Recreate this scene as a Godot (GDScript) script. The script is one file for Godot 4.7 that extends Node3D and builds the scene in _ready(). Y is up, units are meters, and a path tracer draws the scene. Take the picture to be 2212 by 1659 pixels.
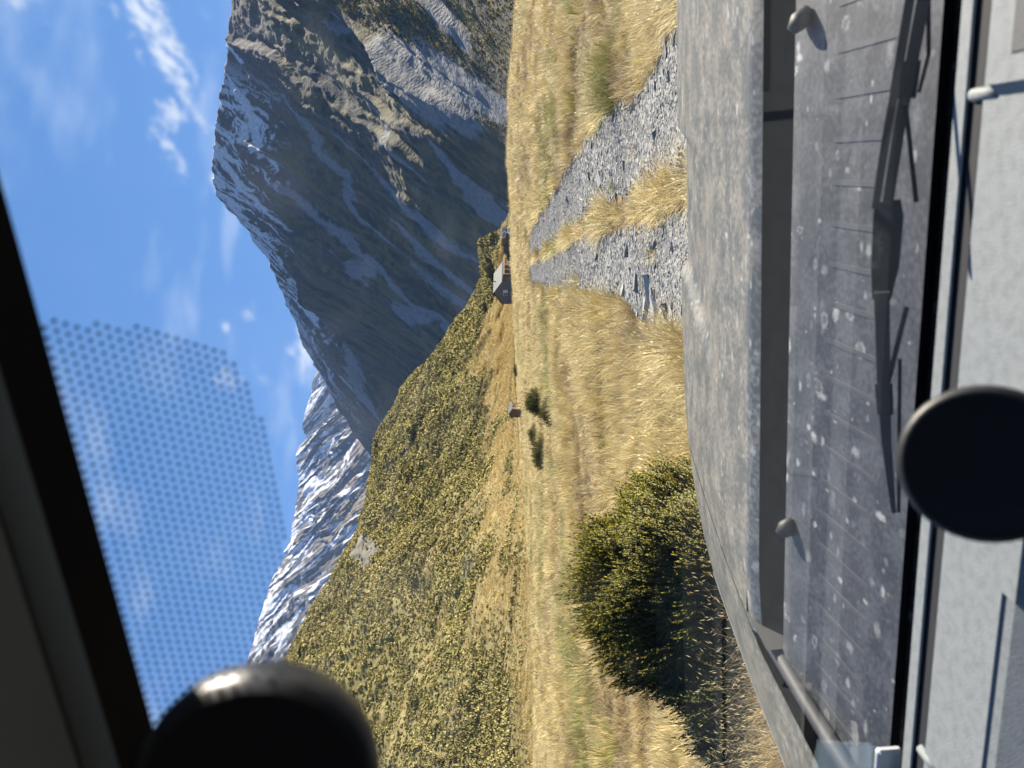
extends Node3D
# A mountain valley seen through the windscreen of a parked car; the picture lies on its side.

const EYE := Vector3(0.0, 1.75, 0.0)
const PX := 1597.0                      # focal length for a picture 2212 units wide
var rng := RandomNumberGenerator.new()
var used := {}
var sun_to := Vector3(0.68, 0.59, -0.44).normalized()

# ------------------------------------------------------------------ helpers
func sight(x: float, y: float, d: float) -> Vector3:      # where a sight line of the tilted camera lies d metres ahead
	return EYE + Vector3((829.5 - y) / PX, (1106.0 - x) / PX, -1.0) * d

func lin(r: float, g: float, b: float, a := 1.0) -> Color:
	var c := Color(r, g, b, a).linear_to_srgb()
	c.a = a
	return c

func numbered(called: String) -> String:
	var k: int = used.get(called, 0)
	used[called] = k + 1
	return called if k == 0 else "%s_%03d" % [called, k]

func tag(o: Node, label := "", category := "", group := "", kind := "") -> Node:
	if label: o.set_meta("label", label)
	if category: o.set_meta("category", category)
	if group: o.set_meta("group", group)
	if kind: o.set_meta("kind", kind)
	return o

func thing(called: String, label: String, category: String, at := Vector3.ZERO, turn := 0.0, group := "") -> Node3D:
	var o := Node3D.new()
	o.name = numbered(called)
	add_child(o)
	o.position = at
	o.rotation.y = turn
	tag(o, label, category, group)
	return o

func put(called: String, m: Mesh, mat: Material, parent: Node = self) -> MeshInstance3D:
	var o := MeshInstance3D.new()
	o.name = numbered(called) if parent == self else called
	o.mesh = m
	if mat: o.material_override = mat
	parent.add_child(o, true)
	return o

func mat(c: Color, rough := 0.8, metal := 0.0) -> StandardMaterial3D:
	var m := StandardMaterial3D.new()
	m.albedo_color = c
	m.roughness = rough
	m.metallic = metal
	return m

func noise(s: int, f: float, octaves := 4, kind := FastNoiseLite.TYPE_SIMPLEX_SMOOTH, fractal := FastNoiseLite.FRACTAL_FBM) -> FastNoiseLite:
	var n := FastNoiseLite.new()
	n.seed = s
	n.frequency = f
	n.noise_type = kind
	n.fractal_type = fractal
	n.fractal_octaves = octaves
	return n

func ramp(stops: Array) -> Gradient:
	var g := Gradient.new()
	var o := PackedFloat32Array()
	var c := PackedColorArray()
	for s in stops:
		o.append(s[0])
		c.append(s[1])
	g.offsets = o
	g.colors = c
	return g

func noise_tex(n: FastNoiseLite, stops: Array, size := 512) -> NoiseTexture2D:
	var t := NoiseTexture2D.new()
	t.width = size
	t.height = size
	t.seamless = true
	t.noise = n
	if stops: t.color_ramp = ramp(stops)
	return t

# a surface over a grid of points, rows nv, columns nu, smooth normals; up tells which way the outside lies
func grid(nu: int, nv: int, pos: PackedVector3Array, col := PackedColorArray(), up := Vector3.UP, uvs := PackedVector2Array()) -> ArrayMesh:
	var nor := PackedVector3Array()
	nor.resize(nu * nv)
	for j in nv:
		var j0 := maxi(j - 1, 0) * nu
		var j1 := mini(j + 1, nv - 1) * nu
		for i in nu:
			var du := pos[j * nu + mini(i + 1, nu - 1)] - pos[j * nu + maxi(i - 1, 0)]
			var dv := pos[j1 + i] - pos[j0 + i]
			nor[j * nu + i] = dv.cross(du).normalized()
	var mid := (nv / 2) * nu + nu / 2
	var flip := nor[mid].dot(up) < 0.0
	if flip:
		for i in nor.size(): nor[i] = -nor[i]
	var idx := PackedInt32Array()
	idx.resize((nu - 1) * (nv - 1) * 6)
	var k := 0
	for j in nv - 1:
		for i in nu - 1:
			var a := j * nu + i
			var b := a + 1
			var c := a + nu
			var d := c + 1
			# normal dv x du: counter-clockwise a, c, b ; written clockwise
			if flip:
				idx[k] = a; idx[k + 1] = c; idx[k + 2] = b
				idx[k + 3] = b; idx[k + 4] = c; idx[k + 5] = d
			else:
				idx[k] = a; idx[k + 1] = b; idx[k + 2] = c
				idx[k + 3] = b; idx[k + 4] = d; idx[k + 5] = c
			k += 6
	var arr := []
	arr.resize(Mesh.ARRAY_MAX)
	arr[Mesh.ARRAY_VERTEX] = pos
	arr[Mesh.ARRAY_NORMAL] = nor
	if col.size(): arr[Mesh.ARRAY_COLOR] = col
	if uvs.size(): arr[Mesh.ARRAY_TEX_UV] = uvs
	arr[Mesh.ARRAY_INDEX] = idx
	var m := ArrayMesh.new()
	m.add_surface_from_arrays(Mesh.PRIMITIVE_TRIANGLES, arr)
	return m

class Shape:                            # collects flat or smooth faces; corners given counter-clockwise seen from outside
	var st := SurfaceTool.new()
	func _init():
		st.begin(Mesh.PRIMITIVE_TRIANGLES)
		st.set_smooth_group(-1)
	func col(c: Color) -> Shape:
		st.set_color(c)
		return self
	func smooth(on := true) -> Shape:
		st.set_smooth_group(1 if on else -1)
		return self
	func tri(a: Vector3, b: Vector3, c: Vector3):
		st.add_vertex(a); st.add_vertex(c); st.add_vertex(b)
	func quad(a: Vector3, b: Vector3, c: Vector3, d: Vector3):
		tri(a, b, c); tri(a, c, d)
	func box(lo: Vector3, hi: Vector3, bevel := 0.0, b := Transform3D()):
		var r := minf(bevel, 0.45 * minf(hi.x - lo.x, minf(hi.y - lo.y, hi.z - lo.z)))
		var c := (lo + hi) * 0.5
		var h := (hi - lo) * 0.5
		if r <= 0.0:
			for ax in 3:
				for s in [-1.0, 1.0]:
					var n := Vector3(); n[ax] = s
					var u := Vector3(); u[(ax + 1) % 3] = 1.0
					var w := Vector3(); w[(ax + 2) % 3] = s
					var q := []
					for k in [[-1, -1], [1, -1], [1, 1], [-1, 1]]: q.append(b * (c + (n + u * k[0] + w * k[1]) * h))
					quad(q[0], q[1], q[2], q[3])
			return
		var e := h - Vector3.ONE * r
		for ax in 3:
			var u1 := (ax + 1) % 3
			var u2 := (ax + 2) % 3
			for s in [-1.0, 1.0]:
				var q := []
				for k in [[-1, -1], [1, -1], [1, 1], [-1, 1]]:
					var p := Vector3()
					p[ax] = s * h[ax]; p[u1] = k[0] * e[u1]; p[u2] = s * k[1] * e[u2]
					q.append(b * (c + p))
				quad(q[0], q[1], q[2], q[3])
			for s1 in [-1.0, 1.0]:
				for s2 in [-1.0, 1.0]:                      # edges along ax
					var q := []
					for k in [[-1, 0], [1, 0], [1, 1], [-1, 1]]:
						var p := Vector3()
						p[ax] = k[0] * e[ax]
						p[u1] = s1 * (h[u1] if k[1] == 0 else e[u1])
						p[u2] = s2 * (e[u2] if k[1] == 0 else h[u2])
						q.append(b * (c + p))
					if s1 * s2 > 0: quad(q[0], q[1], q[2], q[3])
					else: quad(q[3], q[2], q[1], q[0])
		for sx in [-1.0, 1.0]:
			for sy in [-1.0, 1.0]:
				for sz in [-1.0, 1.0]:
					var p1 := b * (c + Vector3(sx * h.x, sy * e.y, sz * e.z))
					var p2 := b * (c + Vector3(sx * e.x, sy * h.y, sz * e.z))
					var p3 := b * (c + Vector3(sx * e.x, sy * e.y, sz * h.z))
					if sx * sy * sz > 0: tri(p1, p2, p3)
					else: tri(p1, p3, p2)
	func tube(path: Array, radii: Array, sides := 8, flat := 1.0, across := Vector3.UP, ends := true, turn := 0.0):   # round bar along a path; flat squeezes it along `across`
		var rings := []
		for i in path.size():
			var t: Vector3 = (path[mini(i + 1, path.size() - 1)] - path[maxi(i - 1, 0)]).normalized()
			var u := across.cross(t).normalized()
			var w := t.cross(u).normalized()
			var ring := []
			for k in sides:
				var a := TAU * k / sides + turn
				ring.append(path[i] + (u * cos(a) + w * sin(a) * flat) * radii[i])
			rings.append(ring)
		for i in rings.size() - 1:
			for k in sides:
				var k2 := (k + 1) % sides
				quad(rings[i][k], rings[i][k2], rings[i + 1][k2], rings[i + 1][k])
		if not ends: return
		for e in [0, rings.size() - 1]:
			for k in range(1, sides - 1):
				if e == 0: tri(rings[e][0], rings[e][k + 1], rings[e][k])
				else: tri(rings[e][0], rings[e][k], rings[e][k + 1])
	func done() -> ArrayMesh:
		st.generate_normals()
		st.index()
		return st.commit()

func table(pts: Array, x: float) -> float:               # straight lines between [x, y] pairs
	if x <= pts[0][0]: return pts[0][1]
	for i in range(1, pts.size()):
		if x <= pts[i][0]:
			return lerpf(pts[i - 1][1], pts[i][1], (x - pts[i - 1][0]) / (pts[i][0] - pts[i - 1][0]))
	return pts[pts.size() - 1][1]

func curve3(pts: Array, s: float) -> Vector3:             # Catmull-Rom through evenly numbered points
	var n := pts.size()
	var i := clampi(int(s), 0, n - 2)
	var f := s - i
	var a: Vector3 = pts[maxi(i - 1, 0)]
	var b: Vector3 = pts[i]
	var c: Vector3 = pts[i + 1]
	var d: Vector3 = pts[mini(i + 2, n - 1)]
	return b.cubic_interpolate(c, a, d, f)

# ------------------------------------------------------------------ the scene
func _ready():
	camera_and_light()
	make_ground()
	make_left_hill()
	make_far_mountain()
	make_snow_mountain()
	make_track()
	make_grass()
	make_plants()
	make_hut()
	make_shelter()
	make_vehicles()
	make_car()

func camera_and_light():
	var cam := Camera3D.new()
	cam.name = "camera"
	cam.fov = 54.894
	cam.near = 0.02
	cam.far = 30000.0
	cam.transform = Transform3D(Basis(Vector3(0, -1, 0), Vector3(1, 0, 0), Vector3(0, 0, 1)), EYE)
	var lens := CameraAttributesPhysical.new()
	lens.frustum_focal_length = 33.69
	lens.frustum_near = 0.02
	lens.frustum_far = 30000.0
	lens.frustum_focus_distance = 5.0
	lens.exposure_aperture = 10.0
	cam.attributes = lens
	cam.fov = 54.894
	add_child(cam)
	cam.current = true
	var sun := DirectionalLight3D.new()
	sun.name = "sun"
	sun.light_energy = 1.6
	sun.light_color = Color(1.0, 0.955, 0.88)
	sun.light_angular_distance = 0.5
	sun.shadow_enabled = true
	add_child(sun)
	sun.look_at_from_position(sun_to * 100.0, Vector3.ZERO, Vector3.UP)
	var env := Environment.new()
	env.background_mode = Environment.BG_SKY
	env.tonemap_mode = Environment.TONE_MAPPER_LINEAR
	env.tonemap_exposure = 3.1
	env.sdfgi_enabled = true
	env.ssao_enabled = true
	env.ssil_enabled = true
	env.fog_enabled = true
	env.fog_density = 0.000024
	env.fog_light_color = Color(0.62, 0.77, 1.0)
	var sky := Sky.new()
	var pano := PanoramaSkyMaterial.new()
	pano.panorama = ImageTexture.create_from_image(sky_image(1792, 896))
	sky.sky_material = pano
	env.sky = sky
	var we := WorldEnvironment.new()
	we.name = "air"
	we.environment = env
	add_child(we)

func sky_image(w: int, h: int) -> Image:
	var wisp := noise(11, 2.2, 4)
	var fine := noise(12, 9.0, 4)
	# cumulus: [x, y] of the middle in the units of sight(), half length, half width, strength, lean in radians
	var puffs := [
		[322, 30, 105, 46, 0.85, 0.5], [372, 125, 105, 40, 0.85, 0.55], [412, 215, 60, 22, 0.7, 0.5], [372, 245, 30, 26, 0.7, 0.2], [352, 315, 50, 18, 0.65, 0.45], [392, 366, 14, 12, 0.4, 0.0],
		[470, 390, 40, 18, 0.8, 0.1], [488, 705, 16, 15, 0.65, 0.0], [545, 678, 26, 20, 0.7, 0.4], [650, 755, 48, 22, 0.85, 0.15], [490, 815, 36, 24, 0.4, 0.4], [565, 815, 22, 13, 0.3, 0.3], [635, 905, 26, 14, 0.3, 0.3],
		[445, 28, 26, 9, 0.35, 0.5], [545, 130, 20, 8, 0.2, 0.4], [-60, -140, 130, 60, 0.8, 0.5], [430, -260, 130, 45, 0.8, 0.3], [300, 1900, 130, 60, 0.7, 0.4]]
	for k in 26:                                            # and round the rest of the sky
		puffs.append(null)
	var dirs := []
	var r2 := RandomNumberGenerator.new()
	r2.seed = 5
	for p in puffs:
		if p: dirs.append([(sight(p[0], p[1], 1.0) - EYE).normalized(), p[2] / PX, p[3] / PX, p[4], p[5]])
		else:
			var az := r2.randf_range(0.8, TAU - 0.8)
			var el := r2.randf_range(0.2, 0.9)
			dirs.append([Vector3(sin(az) * cos(el), sin(el), -cos(az) * cos(el)), r2.randf_range(0.03, 0.09), r2.randf_range(0.012, 0.04), r2.randf_range(0.4, 1.0), r2.randf_range(0.1, 0.6)])
	for d in dirs:                                          # own axes of each puff: along it and across it
		var side: Vector3 = d[0].cross(Vector3.UP).normalized()
		var over: Vector3 = side.cross(d[0]).normalized()
		d.append(side * cos(d[4]) + over * sin(d[4]))
		d.append(over * cos(d[4]) - side * sin(d[4]))
	var im := Image.create(w, h, false, Image.FORMAT_RGBF)
	var low := Color(0.115, 0.205, 0.345)
	im.fill(Color(0.10, 0.105, 0.10))
	for j in h / 2 + 2:
		var el := PI * (0.5 - (j + 0.5) / h)
		var y := sin(el)
		var base := Color(0.036, 0.092, 0.218).lerp(Color(0.060, 0.140, 0.305), pow(clampf(1.0 - y, 0.0, 1.0), 1.6))
		base = base.lerp(low, pow(clampf(1.0 - y * 1.6, 0.0, 1.0), 4.0) * 0.35)
		var near := []
		for d in dirs:
			if absf(asin(d[0].y) - el) < maxf(d[1], d[2]) * 2.2: near.append(d)
		for i in w:
			var az := TAU * ((i + 0.5) / w)
			var v := Vector3(sin(az) * cos(el), y, -cos(az) * cos(el))
			var flat := Vector3(v.x / (y + 0.35), 0.0, v.z / (y + 0.35))
			var thin := smoothstep(0.02, 0.6, wisp.get_noise_3d(flat.x, 0.0, flat.z * 2.2) + 0.35 * fine.get_noise_3d(flat.x * 0.7, 1.0, flat.z * 1.2)) * 0.38
			var c := base.lerp(Color(0.22, 0.27, 0.35), thin)
			for d in near:
				if v.dot(d[0]) < 0.96: continue
				var p: float = v.dot(d[5])
				var q: float = v.dot(d[6])
				var f := wisp.get_noise_3d(p * 9.0, q * 20.0, d[1] * 99.0)
				var f2 := fine.get_noise_3d(p * 6.0, q * 11.0, d[1] * 77.0)
				var m := 0.95 - sqrt(p * p / (d[1] * d[1]) + q * q / (d[2] * d[2])) + 1.0 * f + 0.8 * f2
				if m > 0.0: c = c.lerp(Color(0.32, 0.34, 0.36), smoothstep(0.0, 1.3, m) * d[3])
			im.set_pixel(i, j, c)
	return im

# ------------------------------------------------------------------ land
var bumps := noise(3, 0.23, 3)
var swell := noise(4, 0.02, 2)

func ground_y(x: float, z: float) -> float:
	var d := sqrt(x * x + z * z)
	var a := x / maxf(-z, 0.35 * d + 0.01)
	var rise := table([[-0.6, -0.15], [-0.3, -0.15], [-0.05, 0.05], [0.1, 0.75], [0.2, 1.45], [0.3, 1.95], [0.4, 1.85], [0.52, 1.15], [0.8, 1.2]], a)
	var y := rise * smoothstep(8.0, 75.0, d)
	if a > 0.0: y += smoothstep(75.0, 160.0, d) * 0.6 * smoothstep(0.0, 0.12, a)
	if z < 0.0 and a > 0.2:
		y -= smoothstep(78.0, 170.0, d) * 30.0 * smoothstep(0.215, 0.30, a)
	elif z >= 0.0:
		y = 0.0
	if z < 0.0: y -= smoothstep(240.0, 420.0, d) * 20.0
	y += bumps.get_noise_2d(x, z) * 0.10 * smoothstep(3.0, 9.0, d) * (1.0 - smoothstep(200.0, 400.0, d))
	return y

func make_ground():
	var nu := 300
	var nv := 210
	var pos := PackedVector3Array()
	var col := PackedColorArray()
	var patch := noise(21, 0.09, 4)
	for j in nv:
		var d := 0.6 * pow(9000.0 / 0.6, float(j) / (nv - 1))
		for i in nu:
			var k := float(i) / (nu - 1)
			var az := (k - 0.5) * 2.0
			az = (0.36 * az + 0.64 * az * az * az) * PI          # finer towards the view
			var x := d * sin(az)
			var z := -d * cos(az)
			pos.append(Vector3(x, ground_y(x, z), z))
			var n := patch.get_noise_2d(x, z)
			var c := Color(0.27, 0.20, 0.09).lerp(Color(0.17, 0.13, 0.06), smoothstep(-0.1, 0.4, n))
			if d > 250.0: c = Color(0.17, 0.14, 0.07)
			col.append(c)
	var m := mat(Color.WHITE, 0.95)
	m.vertex_color_use_as_albedo = true
	m.albedo_texture = noise_tex(noise(22, 0.02, 5), [[0.0, Color(0.55, 0.5, 0.45)], [0.5, Color(0.85, 0.82, 0.78)], [1.0, Color(1, 1, 1)]])
	m.uv1_triplanar = true
	m.uv1_world_triplanar = true
	m.uv1_scale = Vector3.ONE * 0.35
	m.heightmap_enabled = true
	m.heightmap_texture = noise_tex(noise(23, 0.03, 5), [])
	m.heightmap_scale = 4.0
	tag(put("ground", grid(nu, nv, pos, col), m), "", "", "", "structure")

# a slope between a foot line and a ridge line; s runs along it, t from the foot (0) to the ridge (1), beyond 1 it falls away behind
func slope_point(foot: Array, ridge: Array, s: float, t: float, bend: float, back: float) -> Vector3:
	var a := curve3(foot, s)
	var b := curve3(ridge, s)
	if t <= 1.0:
		var p := a.lerp(b, t)
		p.y = lerpf(a.y, b.y, pow(maxf(t, 0.0), bend)) + minf(t, 0.0) * 40.0
		return p
	var away := b - a
	away.y = 0.0
	var q := b + away.normalized() * (t - 1.0) * back
	q.y -= (t - 1.0) * (t - 1.0) * back * 3.0
	return q

func from_px(list: Array) -> Array:
	var out := []
	for p in list: out.append(sight(p[0], p[1], p[2]))
	return out

var hill_foot: Array
var hill_ridge: Array
var hill_big := noise(31, 0.018, 3)
var hill_mid := noise(32, 0.07, 3)
var hill_s0 := 0.0

func hill_point(s: float, t: float) -> Vector3:
	var p := slope_point(hill_foot, hill_ridge, s, t, 1.12, 150.0)
	var w := smoothstep(0.0, 0.15, t) * (1.0 - 0.7 * smoothstep(0.8, 1.0, t))
	p.y += (hill_big.get_noise_2d(p.x, p.z) * 9.0 * smoothstep(0.05, 0.4, t) + hill_mid.get_noise_2d(p.x, p.z) * 2.2) * w
	return p

func make_left_hill():
	hill_foot = from_px([[1158, 2000, 52], [1155, 1800, 58], [1151, 1600, 62], [1149, 1450, 66], [1146, 1300, 72], [1142, 1180, 80], [1132, 1060, 105], [1122, 960, 140], [1116, 860, 165], [1112, 770, 185], [1110, 690, 200], [1108, 610, 215], [1104, 540, 225], [1102, 470, 230]])
	hill_ridge = from_px([[400, 2000, 300], [480, 1800, 330], [545, 1590, 380], [612, 1430, 420], [690, 1290, 450], [742, 1200, 455], [775, 1130, 465], [797, 1040, 470], [806, 955, 465], [842, 890, 455], [895, 808, 430], [984, 722, 390], [1031, 629, 340], [1092, 486, 262]])
	var nu := 420
	var nv := 230
	var pos := PackedVector3Array()
	var col := PackedColorArray()
	var n1 := noise(33, 0.05, 4)
	var n2 := noise(34, 0.4, 3)
	var smax := float(hill_foot.size() - 1)
	for j in nv:
		var t := -0.06 + 1.24 * j / (nv - 1)
		for i in nu:
			var s := smax * i / (nu - 1)
			var p := hill_point(s, t)
			pos.append(p)
			var a := n1.get_noise_2d(p.x * 0.5, p.z)
			var b := n2.get_noise_2d(p.x, p.z)
			var c := Color(0.265, 0.232, 0.083).lerp(Color(0.20, 0.178, 0.064), smoothstep(-0.2, 0.4, a))
			c = c.lerp(Color(0.33, 0.255, 0.10), hill_gold(s, t, p) * (0.65 + 0.35 * smoothstep(-0.3, 0.3, b)))
			c = c.lerp(Color(0.21, 0.20, 0.175), hill_scree(s, t, p))
			col.append(c)
	var m := mat(Color.WHITE, 0.95)
	m.vertex_color_use_as_albedo = true
	m.albedo_texture = noise_tex(noise(35, 0.03, 5), [[0.0, Color(0.6, 0.58, 0.5)], [1.0, Color(1, 1, 1)]])
	m.uv1_triplanar = true
	m.uv1_world_triplanar = true
	m.uv1_scale = Vector3.ONE * 0.03
	tag(put("hillside", grid(nu, nv, pos, col), m), "", "", "", "structure")

	# scrub: low rounded bushes all over the slope, nobody could count them
	var protos := [scrub_mesh(1), scrub_mesh(2), scrub_mesh(3)]
	var sm := mat(Color.WHITE, 0.9)
	sm.vertex_color_use_as_albedo = true
	rng.seed = 40
	var xf := [[], [], []]
	var cl := [[], [], []]
	var tries := 0
	var made := 0
	while made < 95000 and tries < 220000:
		tries += 1
		var s := rng.randf() * smax
		var t := pow(rng.randf(), 1.25)
		var p := hill_point(s, t)
		var g := hill_gold(s, t, p)
		if rng.randf() < g * 0.975: continue
		if rng.randf() < hill_scree(s, t, p) * 0.97: continue
		var d := -p.z
		if p.x / d > 0.26 or p.x / d < -0.62: continue
		var k := rng.randi() % 3
		var size := rng.randf_range(0.5, 1.0) * (1.0 + 0.5 * maxf(0.0, hill_big.get_noise_2d(p.x * 2.0, p.z * 2.0))) * clampf(d / 240.0, 0.5, 1.5)
		if g > 0.3: size *= 0.6
		var b := Basis(Vector3.UP, rng.randf() * TAU).scaled(Vector3(size * 1.15, size * rng.randf_range(0.8, 1.25), size * 1.15))
		xf[k].append(Transform3D(b, p - Vector3(0, 0.15 * size, 0)))
		var tone := rng.randf_range(0.85, 1.2) * (1.0 + 0.5 * hill_big.get_noise_2d(p.x * 1.7 + 80.0, p.z * 1.7))
		var c := Color(0.35, 0.31, 0.108) if rng.randf() < 0.65 else (Color(0.27, 0.25, 0.09) if rng.randf() < 0.6 else Color(0.38, 0.32, 0.118))
		cl[k].append(Color(c.r * tone, c.g * tone, c.b * tone))
		made += 1
	var scrub := Node3D.new()
	scrub.name = "hillside_scrub"
	add_child(scrub)
	tag(scrub, "low olive scrub and golden grass covering the sunlit hillside on the left", "scrub", "", "stuff")
	for k in 3: scatter("scrub", protos[k], sm, xf[k], cl[k], scrub)
	var gx := []
	var gc := []
	while gx.size() < 11000:
		var s := rng.randf() * smax
		var t := rng.randf() * rng.randf() * 0.5
		var p := hill_point(s, t)
		if rng.randf() > hill_gold(s, t, p): continue
		var size := rng.randf_range(0.8, 1.6) * clampf(-p.z / 130.0, 0.6, 1.8)
		gx.append(Transform3D(Basis(Vector3.UP, rng.randf() * TAU).scaled(Vector3(size, size * 0.8, size)), p - Vector3(0, 0.04, 0)))
		var tone := rng.randf_range(0.7, 1.15)
		gc.append(Color(0.64 * tone, 0.51 * tone, 0.23 * tone))
	var gm := mat(Color.WHITE, 0.8)
	gm.vertex_color_use_as_albedo = true
	gm.backlight_enabled = true
	gm.backlight = Color(0.5, 0.5, 0.5)
	scatter("grass", tuft_mesh(141, 20, 0.5, 0.6, 0.8, 0.03), gm, gx, gc, scrub)

func scatter(called: String, m: Mesh, material: Material, xf: Array, cl: Array, parent: Node) -> MultiMeshInstance3D:
	var mm := MultiMesh.new()
	mm.transform_format = MultiMesh.TRANSFORM_3D
	mm.use_colors = cl.size() > 0
	mm.mesh = m
	mm.instance_count = xf.size()
	for i in xf.size():
		mm.set_instance_transform(i, xf[i])
		if cl.size(): mm.set_instance_color(i, cl[i])
	var o := MultiMeshInstance3D.new()
	o.name = numbered(called) if parent == self else called
	o.multimesh = mm
	o.material_override = material
	parent.add_child(o, true)
	tag(o, "", "", "", "stuff")
	return o

func hill_gold(s: float, t: float, p: Vector3) -> float:    # pale dry grass: the terrace at the foot and streaks above it
	var n := hill_mid.get_noise_2d(p.x * 0.6 + 40.0, p.z * 0.6)
	var n2 := hill_big.get_noise_2d(p.x * 1.3 - 90.0, p.z * 1.3)
	var near := 1.0 - smoothstep(0.0, 0.035, t + n * 0.02)
	var band := smoothstep(1.2, 3.2, p.y + n * 3.0) * (1.0 - smoothstep(6.0, 9.0, p.y + n * 5.0)) * smoothstep(2.6, 4.2, s) * smoothstep(-0.4, 0.1, n2 + 0.15)
	if s > 9.0: band = maxf(band, (1.0 - smoothstep(0.22, 0.34, t + n * 0.1)) * (1.0 - smoothstep(10.7, 11.6, s)) * smoothstep(-0.4, 0.0, n2 + 0.1))
	var streak := smoothstep(0.30, 0.45, hill_big.get_noise_2d(p.x * 0.9 + 300.0, p.z * 2.0)) * (1.0 - smoothstep(0.25, 0.55, t)) * 0.45
	return clampf(maxf(maxf(near, band), streak), 0.0, 1.0)

func hill_scree(s: float, t: float, p: Vector3) -> float:   # a bare slip below the crest
	if t < 0.45 or s < 4.0 or s > 8.2: return 0.0
	var n := hill_mid.get_noise_2d(p.x * 0.8, p.z * 0.8 + 70.0) * 0.9
	var a := Vector2((s - 5.22 - (t - 0.70) * 1.9) / 0.46, (t - 0.69) / 0.22).length()
	var slip := 1.0 - smoothstep(0.8, 1.05, a + n * 0.6)
	var line := stroke([[6.0, 0.91, 0.05], [6.3, 0.80, 0.07], [6.6, 0.785, 0.05], [7.1, 0.725, 0.035], [7.48, 0.59, 0.04], [7.78, 0.525, 0.02]], s, t)
	return maxf(slip, 0.9 * (1.0 - smoothstep(0.6, 1.2, line + n)))

func scrub_mesh(sd: int) -> ArrayMesh:                      # a rounded bush of small upward leaves
	var r := RandomNumberGenerator.new()
	r.seed = sd * 77
	var pos := PackedVector3Array()
	var nor := PackedVector3Array()
	var col := PackedColorArray()
	for k in 70:
		var az := r.randf() * TAU
		var up := r.randf_range(0.05, 1.0)
		var dir := Vector3(cos(az) * sqrt(1.0 - up * up), up, sin(az) * sqrt(1.0 - up * up))
		var at := dir * r.randf_range(0.55, 1.0) * Vector3(0.62, 0.8, 0.62)
		var side := dir.cross(Vector3(r.randf_range(-1, 1), 0.3, r.randf_range(-1, 1))).normalized()
		var long := (dir + Vector3.UP * 0.7).normalized()
		var w := r.randf_range(0.10, 0.19)
		var q := [at - side * w - long * 0.12, at + side * w - long * 0.12, at + long * r.randf_range(0.2, 0.36)]
		var n := (dir + Vector3.UP * 0.25).normalized()
		var tone := r.randf_range(0.8, 1.15)
		for e in [0, 2, 1]:
			pos.append(q[e])
			nor.append(n)
			col.append(Color(tone, tone, tone))
	var arr := []
	arr.resize(Mesh.ARRAY_MAX)
	arr[Mesh.ARRAY_VERTEX] = pos
	arr[Mesh.ARRAY_NORMAL] = nor
	arr[Mesh.ARRAY_COLOR] = col
	var m := ArrayMesh.new()
	m.add_surface_from_arrays(Mesh.PRIMITIVE_TRIANGLES, arr)
	return m

# the long valley wall on the right, most of it turned away from the sun
var wall_foot: Array
var wall_ridge: Array
var wall_big := noise(51, 1.0, 4, FastNoiseLite.TYPE_SIMPLEX_SMOOTH, FastNoiseLite.FRACTAL_RIDGED)
var wall_mid := noise(52, 1.0, 4)
var wall_fine := noise(53, 0.02, 4)

func wall_point(s: float, t: float) -> Vector3:
	var p := slope_point(wall_foot, wall_ridge, s, t, 1.08, 900.0)
	var w := smoothstep(0.0, 0.25, t) * (1.0 - 0.75 * smoothstep(0.75, 1.0, t))
	var warp := wall_mid.get_noise_2d(s * 1.7, t * 2.3) * 0.22
	var g := wall_big.get_noise_2d((s + warp) * 1.05, t * 0.55)
	var g2 := wall_big.get_noise_2d((s + warp) * 3.6 + 9.0, t * 1.6)
	var size := clampf(-p.z / 2200.0, 0.35, 1.6)
	p.y += 60.0 * size * smoothstep(2.05, 2.7, s) * (1.0 - smoothstep(2.75, 4.6, s)) * smoothstep(0.0, 0.12, t) * (1.0 - smoothstep(0.24, 0.40, t))
	p.y += 115.0 * size * (1.0 - smoothstep(0.4, 2.75, s)) * smoothstep(0.04, 0.3, t) * (1.0 - smoothstep(0.75, 0.98, t))
	var calm := 1.0 - 0.4 * smoothstep(2.6, 3.2, s)
	p.y += (g * 75.0 + g2 * 30.0) * w * size * calm
	var spur := Vector2((s - 5.55) / 0.55, (t - 0.60) / 0.10).length_squared()
	if spur < 6.0: p.y += 95.0 * exp(-spur) * w
	spur = Vector2((s - 6.9) / 0.3, (t - 0.5) / 0.09).length_squared()
	if spur < 6.0: p.y += 60.0 * exp(-spur) * w
	p.y += wall_fine.get_noise_3d(p.x * 4.0, p.y * 2.0, p.z * 4.0) * 2.4 * size * smoothstep(0.0, 0.1, t)
	p.y += wall_fine.get_noise_3d(p.x, p.y, p.z) * 9.0 * size * (1.0 - 0.3 * smoothstep(0.8, 1.0, t)) * smoothstep(0.0, 0.1, t)
	return p

func stroke(st: Array, s: float, t: float) -> float:        # distance from a painted streak [s, t, half width] in its half widths
	var best := 9.0
	for i in st.size() - 1:
		var a: Array = st[i]
		var b: Array = st[i + 1]
		var dx: float = b[0] - a[0]
		var dy: float = (b[1] - a[1]) * 2.0
		var k := clampf(((s - a[0]) * dx + (t - a[1]) * 2.0 * dy) / (dx * dx + dy * dy), 0.0, 1.0)
		var d := Vector2(s - a[0] - dx * k, (t - a[1]) * 2.0 - dy * k).length() / lerpf(a[2], b[2], k)
		best = minf(best, d)
	return best

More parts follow.
